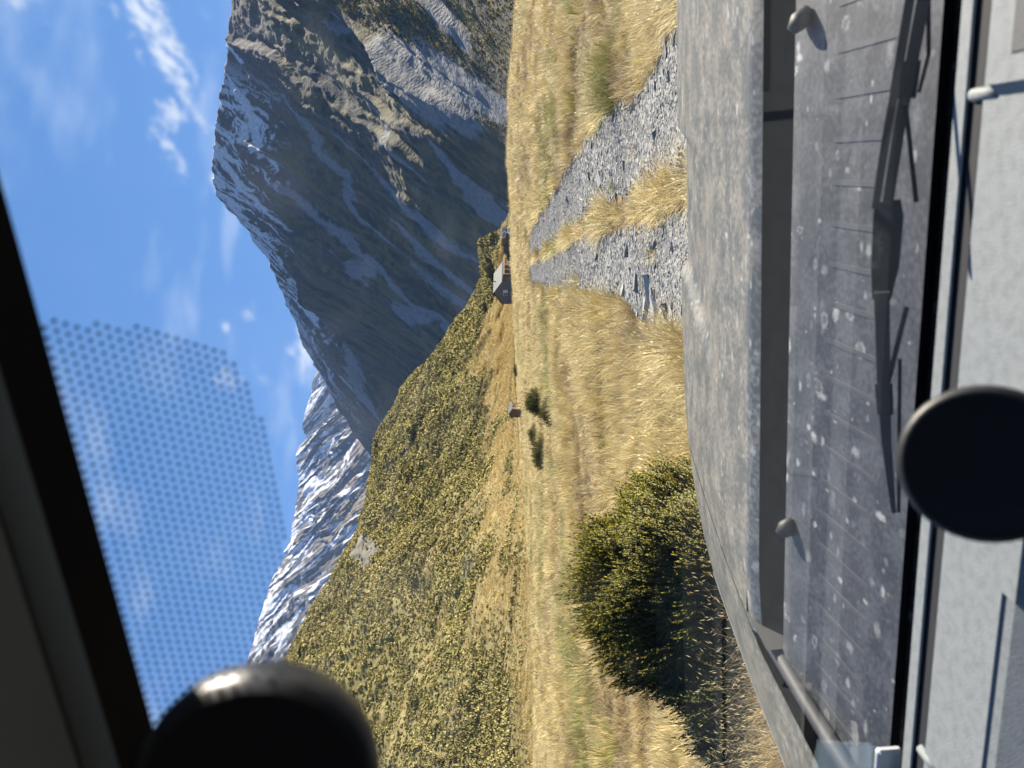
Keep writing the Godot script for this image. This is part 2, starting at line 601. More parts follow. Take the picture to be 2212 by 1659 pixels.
func make_far_mountain():
	wall_foot = from_px([[1160, -420, 330], [1150, 0, 480], [1135, 250, 700], [1125, 470, 1000], [1120, 720, 1400], [1118, 900, 1900], [1115, 1050, 2500], [1115, 1200, 3200], [1112, 1400, 4000]])
	wall_ridge = from_px([[440, -1050, 1000], [455, -680, 1400], [500, -330, 1700], [500, 0, 1850], [478, 210, 2050], [463, 400, 2300], [540, 500, 2600], [607, 620, 3000], [690, 795, 3600]])
	wall_foot.append(sight(1112, 1500, 4300))
	wall_ridge.append(sight(812, 945, 4300))
	var nu := 620
	var nv := 330
	var smax := float(wall_foot.size() - 1)
	var pos := PackedVector3Array()
	var col := PackedColorArray()
	var sc := wall_scree()
	var drifts := [[[3.72, 1.0, 0.02], [3.9, 0.92, 0.05], [4.05, 0.85, 0.06], [4.28, 0.75, 0.02]], [[4.6, 0.97, 0.03], [4.75, 0.88, 0.05], [4.85, 0.80, 0.03]], [[6.0, 1.0, 0.05], [6.4, 0.92, 0.08], [6.9, 0.86, 0.05]], [[5.2, 0.96, 0.04], [5.5, 0.86, 0.05], [5.8, 0.8, 0.03]], [[3.4, 1.0, 0.02], [3.5, 0.94, 0.03]]]
	var cn := noise(54, 1.0, 4)
	var cf := noise(55, 0.035, 3)
	for j in nv:
		var t := -0.03 + 1.15 * j / (nv - 1)
		for i in nu:
			var s := smax * i / (nu - 1)
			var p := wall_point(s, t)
			pos.append(p)
			var warp := cn.get_noise_2d(s * 2.0, t * 3.0)
			var along := cn.get_noise_2d(s * 9.0 + warp, t * 2.2)
			var fine := cf.get_noise_3d(p.x, p.y, p.z)
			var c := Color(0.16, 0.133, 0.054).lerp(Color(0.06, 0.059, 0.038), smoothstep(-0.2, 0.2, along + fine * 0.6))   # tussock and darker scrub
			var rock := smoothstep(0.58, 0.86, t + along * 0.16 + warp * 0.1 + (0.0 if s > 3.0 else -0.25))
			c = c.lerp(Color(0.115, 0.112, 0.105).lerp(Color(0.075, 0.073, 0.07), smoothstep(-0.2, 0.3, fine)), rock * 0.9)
			var stripe := smoothstep(0.30, 0.48, cn.get_noise_2d(s * 14.0 + warp * 1.5 + 30.0, t * 1.3)) * smoothstep(0.02, 0.2, t) * (1.0 - smoothstep(0.5, 0.8, t))
			c = c.lerp(Color(0.17, 0.175, 0.18), stripe * 0.6)
			var bare := 0.0
			for st in sc: bare = maxf(bare, 1.0 - smoothstep(0.75, 1.15, stroke(st, s, t) + along * 0.6 + fine * 0.5))
			c = c.lerp(Color(0.26, 0.265, 0.27), bare)
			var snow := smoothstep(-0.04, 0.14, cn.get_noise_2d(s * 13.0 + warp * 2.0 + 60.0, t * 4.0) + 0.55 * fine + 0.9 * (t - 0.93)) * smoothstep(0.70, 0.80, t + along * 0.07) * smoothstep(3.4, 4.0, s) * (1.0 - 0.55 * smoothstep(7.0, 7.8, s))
			for st in drifts: snow = maxf(snow, 1.0 - smoothstep(0.6, 1.1, stroke(st, s, t) + along * 0.8 + fine * 0.9))
			c = c.lerp(Color(0.80, 0.82, 0.86), snow)
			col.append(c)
	var m := mat(Color.WHITE, 0.95)
	m.vertex_color_use_as_albedo = true
	m.albedo_texture = noise_tex(noise(56, 0.02, 6), [[0.0, Color(0.55, 0.55, 0.52)], [1.0, Color(1, 1, 1)]], 1024)
	m.uv1_triplanar = true
	m.uv1_world_triplanar = true
	m.uv1_scale = Vector3.ONE * 0.006
	m.heightmap_enabled = true
	m.heightmap_texture = noise_tex(noise(57, 0.025, 6), [], 1024)
	m.heightmap_scale = 260.0
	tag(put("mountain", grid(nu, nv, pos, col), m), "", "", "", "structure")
	# tussock and scrub on its near, sunny end
	var sm := mat(Color.WHITE, 0.9)
	sm.vertex_color_use_as_albedo = true
	rng.seed = 58
	var xf := []
	var cl := []
	for k in 14000:
		var s := rng.randf_range(0.6, 2.4)
		var t := rng.randf_range(0.0, 0.6)
		var warp := cn.get_noise_2d(s * 2.0, t * 3.0)
		if cn.get_noise_2d(s * 9.0 + warp, t * 2.2) > 0.2 and rng.randf() < 0.6: continue
		var bare := false
		for st in sc:
			if stroke(st, s, t) < 1.0: bare = true
		if bare: continue
		var p := wall_point(s, t)
		if p.x / -p.z > 0.6: continue
		var size := rng.randf_range(1.3, 3.0) * clampf(-p.z / 900.0, 0.7, 1.5)
		xf.append(Transform3D(Basis(Vector3.UP, rng.randf() * TAU).scaled(Vector3(size * 1.2, size, size * 1.2)), p - Vector3(0, 0.3 * size, 0)))
		var tone := rng.randf_range(0.7, 1.2)
		cl.append(Color(0.30 * tone, 0.255 * tone, 0.09 * tone))
	var scrub := scatter("mountain_scrub", scrub_mesh(4), sm, xf, cl, self)
	tag(scrub, "olive tussock and scrub dotted over the mountain's sunny right end", "scrub", "", "stuff")

func wall_scree() -> Array:
	return [
		[[2.3, 0.27, 0.05], [2.4, 0.25, 0.10], [2.38, 0.18, 0.15], [2.25, 0.11, 0.14], [2.15, 0.05, 0.10]], [[2.55, 0.34, 0.03], [2.62, 0.29, 0.07], [2.6, 0.23, 0.08], [2.6, 0.17, 0.11], [2.48, 0.10, 0.08]],
		[[3.56, 0.75, 0.03], [3.68, 0.65, 0.07], [3.83, 0.58, 0.06], [3.85, 0.5, 0.05], [4.1, 0.45, 0.04], [4.12, 0.34, 0.02]],
		[[3.53, 0.54, 0.02], [3.55, 0.46, 0.04], [3.6, 0.38, 0.06], [3.62, 0.3, 0.08], [3.62, 0.19, 0.07], [3.6, 0.09, 0.03]],
		[[2.83, 0.15, 0.02], [2.93, 0.12, 0.04], [2.98, 0.08, 0.06], [3.12, 0.05, 0.08]],
		[[4.45, 0.77, 0.02], [4.4, 0.69, 0.05], [4.45, 0.62, 0.07], [4.45, 0.51, 0.08], [4.5, 0.45, 0.04]],
		[[2.7, 0.52, 0.05], [2.53, 0.45, 0.04]], [[1.78, 0.16, 0.05], [1.83, 0.13, 0.06], [1.92, 0.10, 0.03]],
		[[4.65, 0.53, 0.03], [4.83, 0.5, 0.07], [4.48, 0.42, 0.05], [4.53, 0.35, 0.04], [4.65, 0.29, 0.02]],
		[[3.88, 0.32, 0.03], [3.9, 0.24, 0.06], [3.93, 0.18, 0.06], [3.95, 0.11, 0.05]],
		[[6.53, 0.72, 0.05], [6.78, 0.68, 0.08], [7.18, 0.67, 0.09], [7.2, 0.60, 0.06]],
		[[4.9, 0.37, 0.05], [4.85, 0.34, 0.08], [4.53, 0.23, 0.04], [4.6, 0.18, 0.05]],
		[[3.05, 0.42, 0.015], [3.15, 0.30, 0.03], [3.2, 0.20, 0.03]], [[4.2, 0.30, 0.02], [4.22, 0.2, 0.04], [4.2, 0.12, 0.04]]]

var peak_foot: Array
var peak_ridge: Array
var peak_rough := noise(61, 1.0, 3, FastNoiseLite.TYPE_SIMPLEX_SMOOTH, FastNoiseLite.FRACTAL_RIDGED)
var peak_fine := noise(62, 0.009, 4, FastNoiseLite.TYPE_SIMPLEX_SMOOTH, FastNoiseLite.FRACTAL_RIDGED)

func make_snow_mountain():
	peak_foot = from_px([[960, 260, 4700], [960, 400, 4600], [960, 500, 4500], [950, 590, 4400], [930, 680, 4300], [910, 770, 4200], [890, 880, 4000], [870, 1000, 3900], [850, 1120, 3800], [830, 1260, 3700]])
	peak_ridge = from_px([[700, 720, 5600], [688, 795, 5600], [658, 908, 5600], [668, 948, 5650], [644, 972, 5600], [648, 1060, 5500], [624, 1175, 5400], [580, 1280, 5300], [535, 1440, 5200], [490, 1700, 5100]])
	var nu := 460
	var nv := 230
	var smax := float(peak_foot.size() - 1)
	var pos := PackedVector3Array()
	var col := PackedColorArray()
	var cn := noise(63, 1.0, 4)
	for j in nv:
		var t := 1.12 * j / (nv - 1)
		for i in nu:
			var s := smax * i / (nu - 1)
			var p := slope_point(peak_foot, peak_ridge, s, t, 1.1, 900.0)
			var warp := cn.get_noise_2d(s * 1.3, t * 2.0)
			var g := peak_rough.get_noise_2d((s + warp * 0.4) * 1.5, t * 0.4)
			var f := peak_fine.get_noise_3d(p.x, p.y, p.z)
			var w := 1.0 - 0.6 * smoothstep(0.8, 1.0, t)
			var rib := peak_rough.get_noise_2d(s * 5.5 + warp * 1.2 + 3.0, t * 1.3)
			p.y += g * 50.0 * w + f * 5.0 + rib * 8.0
			pos.append(p)
			var along := cn.get_noise_2d(s * 3.2 + warp * 1.6, t * 2.6 + 4.0)
			var spots := cn.get_noise_2d(s * 26.0, t * 16.0)
			var c := Color(0.085, 0.08, 0.078).lerp(Color(0.05, 0.049, 0.05), smoothstep(-0.3, 0.3, spots))
			c = c.lerp(Color(0.17, 0.135, 0.09), (1.0 - smoothstep(0.35, 0.6, t + along * 0.2)) * 0.7)
			var snow := 1.0 - smoothstep(-0.04, 0.28, rib + 0.45 * spots - 0.55 * along + (0.66 - t) * 0.75)
			c = c.lerp(Color(0.58, 0.60, 0.63), snow)
			col.append(c)
	var m := mat(Color.WHITE, 0.9)
	m.vertex_color_use_as_albedo = true
	tag(put("snow_mountain", grid(nu, nv, pos, col), m), "", "", "", "structure")

# ------------------------------------------------------------------ track, grass, plants
func ground_hit(px: float, py: float) -> Vector3:           # where a sight line meets the ground
	var d := 2.0
	for k in 4000:
		var p := sight(px, py, d)
		if p.y <= ground_y(p.x, p.z): return p
		d *= 1.004
	return sight(px, py, d)

var ruts := []                                              # each: [right edge, left edge] as world points, near to far
var mid_strip := []                                         # the two edges of the grass between the ruts
var rut_fields := []                                        # the same as polygons in x, z
var strip_field: PackedVector2Array
var ragged := noise(70, 0.9, 3)

func make_track():
	var edges := [
		[[[1600, -60], [1463, 80], [1400, 190], [1300, 270], [1250, 340], [1195, 428], [1165, 478], [1146, 522]], [[1600, 290], [1480, 352], [1400, 384], [1300, 440], [1250, 474], [1195, 520], [1165, 540], [1146, 547]]],
		[[[1600, 440], [1480, 470], [1400, 492], [1300, 514], [1250, 524], [1195, 552], [1165, 566], [1146, 572]], [[1600, 760], [1465, 692], [1400, 688], [1340, 632], [1262, 622], [1205, 618], [1170, 612], [1146, 606]]]]
	var track := Node3D.new()
	track.name = "track"
	add_child(track)
	tag(track, "", "", "", "structure")
	var m := mat(lin(0.20, 0.21, 0.22), 0.95)
	m.albedo_texture = noise_tex(noise(71, 0.06, 4, FastNoiseLite.TYPE_CELLULAR), [[0.0, Color(0.42, 0.43, 0.44)], [0.45, Color(0.75, 0.76, 0.77)], [1.0, Color(1, 1, 1)]])
	m.albedo_color = lin(0.27, 0.27, 0.26)
	m.uv1_triplanar = true
	m.uv1_world_triplanar = true
	m.uv1_scale = Vector3.ONE * 2.2
	m.heightmap_enabled = true
	m.heightmap_texture = noise_tex(noise(72, 0.07, 3, FastNoiseLite.TYPE_CELLULAR), [])
	m.heightmap_scale = 3.0
	for e in edges:
		var right := []
		var left := []
		for p in e[0]: right.append(ground_hit(p[0], p[1]))
		for p in e[1]: left.append(ground_hit(p[0], p[1]))
		ruts.append([right, left])
		var rows := 150
		var cols := 14
		var pos := PackedVector3Array()
		var poly := PackedVector2Array()
		var other := []
		for j in rows:
			var s := (right.size() - 1.0) * j / (rows - 1)
			var a := curve3(right, s)
			var b := curve3(left, s)
			var w := minf(0.16, a.distance_to(b) * 0.15)
			a = a.lerp(b, ragged.get_noise_2d(a.x, a.z) * w / a.distance_to(b))
			b = b.lerp(a, ragged.get_noise_2d(b.x + 50.0, b.z) * w / a.distance_to(b))
			poly.append(Vector2(a.x, a.z))
			other.append(Vector2(b.x, b.z))
			for i in cols:
				var p := a.lerp(b, float(i) / (cols - 1))
				p.y = ground_y(p.x, p.z) + 0.03
				if i == 0 or i == cols - 1: p.y -= 0.06
				pos.append(p)
		other.reverse()
		for q in other: poly.append(q)
		rut_fields.append(poly)
		mid_strip.append(other if mid_strip.is_empty() else poly.slice(0, rows))
		tag(put("wheel_rut", grid(cols, rows, pos), m, track), "", "", "", "structure")

	var between := PackedVector2Array()
	for q in mid_strip[0]: between.append(q)
	for q in mid_strip[1]: between.append(q)
	strip_field = between
	# stones: the largest one by one, the rest as gravel
	var protos := [stone_mesh(1, 0.5), stone_mesh(2, 0.35), stone_mesh(3, 0.6), stone_mesh(4, 0.22)]
	var tones := [mat(lin(0.21, 0.212, 0.20), 0.85), mat(lin(0.14, 0.142, 0.135), 0.85), mat(lin(0.28, 0.282, 0.265), 0.85), mat(lin(0.17, 0.172, 0.165), 0.85)]
	rng.seed = 72
	var xf := [[], [], [], []]
	var cl := [[], [], [], []]
	for k in 60000:
		var r: Array = ruts[rng.randi() % 2]
		var s := pow(rng.randf(), 1.4) * 7.0
		var u := rng.randf_range(-0.05, 1.05)
		if s < 0.8: s += rng.randf()
		var p := curve3(r[0], s).lerp(curve3(r[1], s), u)
		p.y = ground_y(p.x, p.z) + 0.028
		var size := (0.008 + 0.030 * pow(rng.randf(), 3.0)) * clampf(-p.z / 10.0, 0.85, 1.25)
		var b := Basis.from_euler(Vector3(rng.randf_range(-0.5, 0.5), rng.randf() * TAU, rng.randf_range(-0.5, 0.5))).scaled(Vector3(size * 1.2, size * 0.5, size))
		var which := rng.randi() % 4
		xf[which].append(Transform3D(b, p))
		var tone := rng.randf_range(0.15, 0.31)
		cl[which].append(Color(tone * 1.03, tone * 1.02, tone * 0.93))
	var gm := mat(Color.WHITE, 0.85)
	gm.vertex_color_use_as_albedo = true
	for q in 4: scatter("gravel", protos[q], gm, xf[q], cl[q], track)
	var placed := 0
	while placed < 280:
		var r: Array = ruts[rng.randi() % 2]
		var s := 0.5 + pow(rng.randf(), 1.3) * 4.2
		var u := rng.randf()
		if rng.randf() < 0.55: u = (rng.randf_range(-0.06, 0.12) if rng.randf() < 0.4 else rng.randf_range(0.85, 1.08))
		var p := curve3(r[0], s).lerp(curve3(r[1], s), u)
		p.y = ground_y(p.x, p.z) + 0.03
		var size := rng.randf_range(0.022, 0.045)
		if rng.randf() < 0.14: size = rng.randf_range(0.055, 0.08)
		var o := put("stone", protos[rng.randi() % 4], tones[rng.randi() % 4], track)
		o.transform = Transform3D(Basis.from_euler(Vector3(rng.randf_range(-0.4, 0.4), rng.randf() * TAU, rng.randf_range(-0.4, 0.4))).scaled(Vector3(size * 1.35, size, size)), p)
		placed += 1
	for q in [[1300, 388, 0.20, 2], [1292, 395, 0.12, 2], [1436, 386, 0.09, 2], [1404, 620, 0.26, 2], [1402, 675, 0.24, 2], [1422, 676, 0.2, 2], [1380, 612, 0.2, 3], [1418, 640, 0.16, 0], [1352, 622, 0.14, 2], [1300, 625, 0.12, 2], [1455, 690, 0.2, 2], [1240, 622, 0.16, 0], [1430, 700, 0.14, 2], [1418, 92, 0.26, 1], [1432, 108, 0.2, 0], [1448, 92, 0.22, 1], [1402, 112, 0.14, 0]]:
		var p := ground_hit(q[0], q[1])
		var o := put("stone", protos[rng.randi() % 4], tones[q[3]], track)
		o.transform = Transform3D(Basis.from_euler(Vector3(rng.randf_range(-0.3, 0.3), rng.randf() * TAU, rng.randf_range(-0.3, 0.3))).scaled(Vector3(q[2] * 0.85, q[2] * 0.5, q[2] * 0.5)), p + Vector3(0, 0.03, 0))

func stone_mesh(sd: int, flat: float) -> ArrayMesh:         # a broken slab: a box with its corners knocked about
	var r := RandomNumberGenerator.new()
	r.seed = sd * 13
	var c := []
	for k in 8:
		c.append(Vector3((1 if k & 1 else -1) * r.randf_range(0.5, 1.0), (1 if k & 2 else -1) * flat * r.randf_range(0.6, 1.0), (1 if k & 4 else -1) * r.randf_range(0.45, 1.0)))
	var s := Shape.new()
	s.quad(c[0], c[1], c[5], c[4]); s.quad(c[2], c[6], c[7], c[3])
	s.quad(c[0], c[2], c[3], c[1]); s.quad(c[4], c[5], c[7], c[6])
	s.quad(c[0], c[4], c[6], c[2]); s.quad(c[1], c[3], c[7], c[5])
	return s.done()

func on_track(x: float, z: float) -> bool:
	var p := Vector2(x, z)
	for f in rut_fields:
		for o in [Vector2.ZERO, Vector2(0.13, 0), Vector2(-0.13, 0), Vector2(0, 0.2)]:
			if Geometry2D.is_point_in_polygon(p + o, f): return true
	return false

# a tuft of curved blades; colours vary from blade to blade
func tuft_mesh(sd: int, blades: int, tall: float, spread: float, arch: float, wide: float, heads := 0.0) -> ArrayMesh:
	var r := RandomNumberGenerator.new()
	r.seed = sd
	var pos := PackedVector3Array()
	var nor := PackedVector3Array()
	var col := PackedColorArray()
	for b in blades:
		var az := r.randf() * TAU
		var out := Vector3(cos(az), 0, sin(az))
		var root := out * spread * sqrt(r.randf()) * 0.6
		var h := tall * r.randf_range(0.55, 1.1)
		var bend := arch * r.randf_range(0.3, 1.3)
		var w := wide * r.randf_range(0.7, 1.3)
		var side := Vector3(-sin(az), 0, cos(az)).rotated(Vector3.UP, r.randf_range(-0.9, 0.9))
		var tone := r.randf_range(0.62, 1.25)
		var c := Color(tone, tone * r.randf_range(0.92, 1.04), tone * r.randf_range(0.75, 1.1))
		var pts := []
		for k in 4:
			var t := k / 3.0
			pts.append(root + out * (spread * 0.25 * t + bend * h * t * t) + Vector3.UP * h * (t - 0.42 * bend * t * t * t))
		var head := r.randf() < heads
		for k in 3:
			var w0 := w * (1.0 - k / 3.2)
			var w1 := w * (1.0 - (k + 1) / 3.2) if k < 2 else w * 0.05
			var p0: Vector3 = pts[k]
			var p1: Vector3 = pts[k + 1]
			var n := side.cross(p1 - p0).normalized()
			if n.y < 0.0: n = -n
			n = (n + Vector3.UP * 0.7).normalized()
			for v in [p0 - side * w0, p1 - side * w1, p0 + side * w0]:
				pos.append(v); nor.append(n); col.append(c)
			if k < 2:
				for v in [p0 + side * w0, p1 - side * w1, p1 + side * w1]:
					pos.append(v); nor.append(n); col.append(c)
		if head:
			var tip: Vector3 = pts[3]
			var dir: Vector3 = (pts[3] - pts[2]).normalized()
			var hs := side * wide * 1.7
			var pale := Color(1.7, 1.65, 1.6)
			for v in [tip - dir * 0.012, tip + dir * 0.006 - hs, tip + dir * 0.006 + hs, tip + dir * 0.006 - hs, tip + dir * 0.03, tip + dir * 0.006 + hs]:
				pos.append(v); nor.append((Vector3.UP + side.cross(dir) * 0.3).normalized()); col.append(pale)
	var arr := []
	arr.resize(Mesh.ARRAY_MAX)
	arr[Mesh.ARRAY_VERTEX] = pos
	arr[Mesh.ARRAY_NORMAL] = nor
	arr[Mesh.ARRAY_COLOR] = col
	var m := ArrayMesh.new()
	m.add_surface_from_arrays(Mesh.PRIMITIVE_TRIANGLES, arr)
	return m

var car_frame: Transform3D                                  # set in make_grass, used to keep plants out of the car
var grass_mat: StandardMaterial3D
const STRAW := Color(0.62, 0.50, 0.225)
const TAN := Color(0.52, 0.405, 0.19)
const OLIVE := Color(0.36, 0.34, 0.115)
const PALE := Color(0.70, 0.60, 0.33)
const BROWN := Color(0.28, 0.21, 0.12)

func make_grass():
	car_frame = car_transform()
	var inv := car_frame.affine_inverse()
	grass_mat = mat(Color.WHITE, 0.75)
	grass_mat.vertex_color_use_as_albedo = true
	grass_mat.backlight_enabled = true
	grass_mat.backlight = Color(0.55, 0.55, 0.55)
	var near := [tuft_mesh(101, 34, 0.30, 0.16, 0.55, 0.0032), tuft_mesh(102, 34, 0.22, 0.18, 0.9, 0.0032), tuft_mesh(103, 30, 0.40, 0.15, 0.7, 0.0030, 0.12), tuft_mesh(104, 26, 0.16, 0.2, 1.2, 0.0036)]
	var far := [tuft_mesh(111, 26, 0.34, 0.35, 0.6, 0.009), tuft_mesh(112, 26, 0.26, 0.4, 0.9, 0.009), tuft_mesh(113, 24, 0.45, 0.3, 0.7, 0.008), tuft_mesh(114, 22, 0.2, 0.4, 1.1, 0.010)]
	var xf := []
	var cl := []
	for k in 8:
		xf.append([])
		cl.append([])
	var patch := noise(81, 0.16, 3)
	var patch2 := noise(82, 0.5, 3)
	var patch3 := noise(83, 0.05, 3)
	rng.seed = 84
	# [from, to, how many, far kind, size]
	for ring in [[2.2, 6.0, 3600, 0, 1.0], [6.0, 12.0, 7000, 0, 1.0], [12.0, 24.0, 12000, 0, 1.35], [24.0, 45.0, 12000, 4, 1.0], [45.0, 90.0, 14000, 4, 1.6], [90.0, 240.0, 12000, 4, 2.9]]:
		for k in ring[2]:
			var d := sqrt(rng.randf_range(ring[0] * ring[0], ring[1] * ring[1]))
			var a := rng.randf_range(-0.62, 0.62)
			var z := -d
			var x := a * d
			if d > 60.0 and a > 0.235 and d > 120.0: continue
			if d > 50.0 and a < -0.12 and d > 80.0 + maxf(0.0, a + 0.3) * 500.0: continue
			if on_track(x, z) and rng.randf() < 0.999: continue
			var g := ground_y(x, z)
			var l := inv * Vector3(x, g, z)
			if l.x > -1.08 and l.x < 0.85 and l.z > -2.15 and l.z < 3.2: continue
			var p1 := patch.get_noise_2d(x, z)
			var p2 := patch2.get_noise_2d(x, z)
			var p3 := patch3.get_noise_2d(x, z)
			var kind := 0
			var v := p1 + 0.5 * p2
			if v > 0.22: kind = 2
			elif v < -0.25: kind = 3
			elif rng.randf() < 0.5: kind = 1
			var c := STRAW
			if p3 + p2 * 0.5 + 0.15 * rng.randf() > 0.47: c = OLIVE
			elif p1 < -0.12: c = TAN if rng.randf() < 0.7 else BROWN
			elif rng.randf() < 0.22: c = PALE
			elif rng.randf() < 0.12: c = BROWN
			var tone := rng.randf_range(0.8, 1.15)
			var size: float = ring[4] * rng.randf_range(0.7, 1.25) * (1.0 + 0.5 * clampf(v, -0.5, 0.6))
			if kind == 3 and rng.randf() < 0.35: continue
			var lean := Basis.from_euler(Vector3(rng.randf_range(-0.25, 0.25), rng.randf() * TAU, rng.randf_range(-0.25, 0.25)))
			lean = lean.scaled(Vector3(size, size * rng.randf_range(0.75, 1.1) * (0.45 if d > 90.0 else (0.65 if d > 45.0 else (0.72 if Geometry2D.is_point_in_polygon(Vector2(x, z), strip_field) else 1.0))), size))
			xf[ring[3] + kind].append(Transform3D(lean, Vector3(x, g - 0.01, z)))
			cl[ring[3] + kind].append(Color(c.r * tone, c.g * tone, c.b * tone))
	var grass := Node3D.new()
	grass.name = "dry_grass"
	add_child(grass)
	tag(grass, "dry golden grass covering the flat in front of the car", "grass", "", "stuff")
	for k in 4: scatter("grass", near[k], grass_mat, xf[k], cl[k], grass)
	for k in 4: scatter("grass", far[k], grass_mat, xf[4 + k], cl[4 + k], grass)
	# seed stalks standing against the bush beside the bonnet
	var stalks := [tuft_mesh(121, 9, 0.55, 0.25, 0.35, 0.0014, 0.9), tuft_mesh(122, 8, 0.65, 0.3, 0.5, 0.0014, 0.9)]
	var sx := [[], []]
	var sc := [[], []]
	for k in 340:
		var d := rng.randf_range(3.0, 4.9)
		var a := rng.randf_range(-0.62, -0.1)
		var x := a * d
		var g := ground_y(x, -d)
		var l := inv * Vector3(x, g, -d)
		if l.x > -1.12 and l.z > -2.2: continue
		var size := rng.randf_range(0.7, 1.1)
		sx[k % 2].append(Transform3D(Basis(Vector3.UP, rng.randf() * TAU).scaled(Vector3.ONE * size), Vector3(x, g, -d)))
		sc[k % 2].append(Color(0.46, 0.36, 0.19))
	for k in 2: scatter("seed_stalks", stalks[k], grass_mat, sx[k], sc[k], grass)

# upright leafy whip of a whipcord bush
func sprig_mesh(sd: int) -> ArrayMesh:
	var r := RandomNumberGenerator.new()
	r.seed = sd
	var pos := PackedVector3Array()
	var nor := PackedVector3Array()
	var col := PackedColorArray()
	for k in 16:
		var t := k / 15.0
		var az := k * 2.4
		var out := Vector3(cos(az), 0, sin(az))
		var at := Vector3(0.012 * sin(t * 2.0), t * 0.2, 0.0)
		var long := (out * 0.55 + Vector3.UP).normalized()
		var side := Vector3(-sin(az), 0, cos(az))
		var w := lerpf(0.010, 0.005, t)
		var l := lerpf(0.045, 0.03, t)
		var n := (out + Vector3.UP * 0.4).normalized()
		var tone := r.randf_range(0.75, 1.2)
		for v in [at - side * w, at + long * l, at + side * w]:
			pos.append(v); nor.append(n); col.append(Color(tone, tone, tone))
	var arr := []
	arr.resize(Mesh.ARRAY_MAX)
	arr[Mesh.ARRAY_VERTEX] = pos
	arr[Mesh.ARRAY_NORMAL] = nor
	arr[Mesh.ARRAY_COLOR] = col
	var m := ArrayMesh.new()
	m.add_surface_from_arrays(Mesh.PRIMITIVE_TRIANGLES, arr)
	return m

var leaf_mat: StandardMaterial3D
var sprigs := []

func bush(label: String, at: Vector3, half: Vector3, count: int, sprig_size: float, tint: Color, sd: int, group := "green bushes in the grass"):
	var t := thing("bush", label, "bush", at, 0.0, group)
	rng.seed = sd
	var xf := []
	var cl := []
	var lump := noise(sd, 1.6 / half.x, 3)
	for k in count:
		var az := rng.randf() * TAU
		var up := pow(rng.randf(), 0.75)
		var dir := Vector3(cos(az) * sqrt(1.0 - up * up), up, sin(az) * sqrt(1.0 - up * up))
		var deep := rng.randf_range(0.62, 1.0)
		var r := deep * (1.0 + 0.30 * lump.get_noise_3dv(dir * half.x * 1.2))
		var p := dir * half * r
		var lean := (Vector3.UP * 1.15 + Vector3(dir.x, 0, dir.z) * 0.75 + Vector3(rng.randf_range(-0.3, 0.3), 0, rng.randf_range(-0.3, 0.3))).normalized()
		var q := Quaternion(Vector3.UP, lean)
		var size := sprig_size * rng.randf_range(0.7, 1.3)
		xf.append(Transform3D(Basis(q).rotated(lean, rng.randf() * TAU).scaled(Vector3.ONE * size), p - lean * 0.1 * size))
		var tone := rng.randf_range(0.7, 1.25)
		var c := tint
		if rng.randf() < 0.25: c = Color(tint.r * 1.35, tint.g * 1.15, tint.b * 0.8)
		cl.append(Color(c.r * tone, c.g * tone, c.b * tone))
	scatter("crown", sprigs[sd % 2], leaf_mat, xf, cl, t)
	var s := Shape.new().smooth()
	for k in 9:
		var az := TAU * k / 9.0 + rng.randf()
		var end := Vector3(cos(az) * half.x * 0.55, half.y * 0.75, sin(az) * half.z * 0.55)
		s.tube([Vector3(cos(az), 0, sin(az)) * 0.05, end * 0.5 + Vector3(0, 0.05, 0), end], [0.03 * half.x, 0.02 * half.x, 0.008 * half.x], 6)
	put("trunk", s.done(), mat(lin(0.09, 0.065, 0.045), 0.9), t)

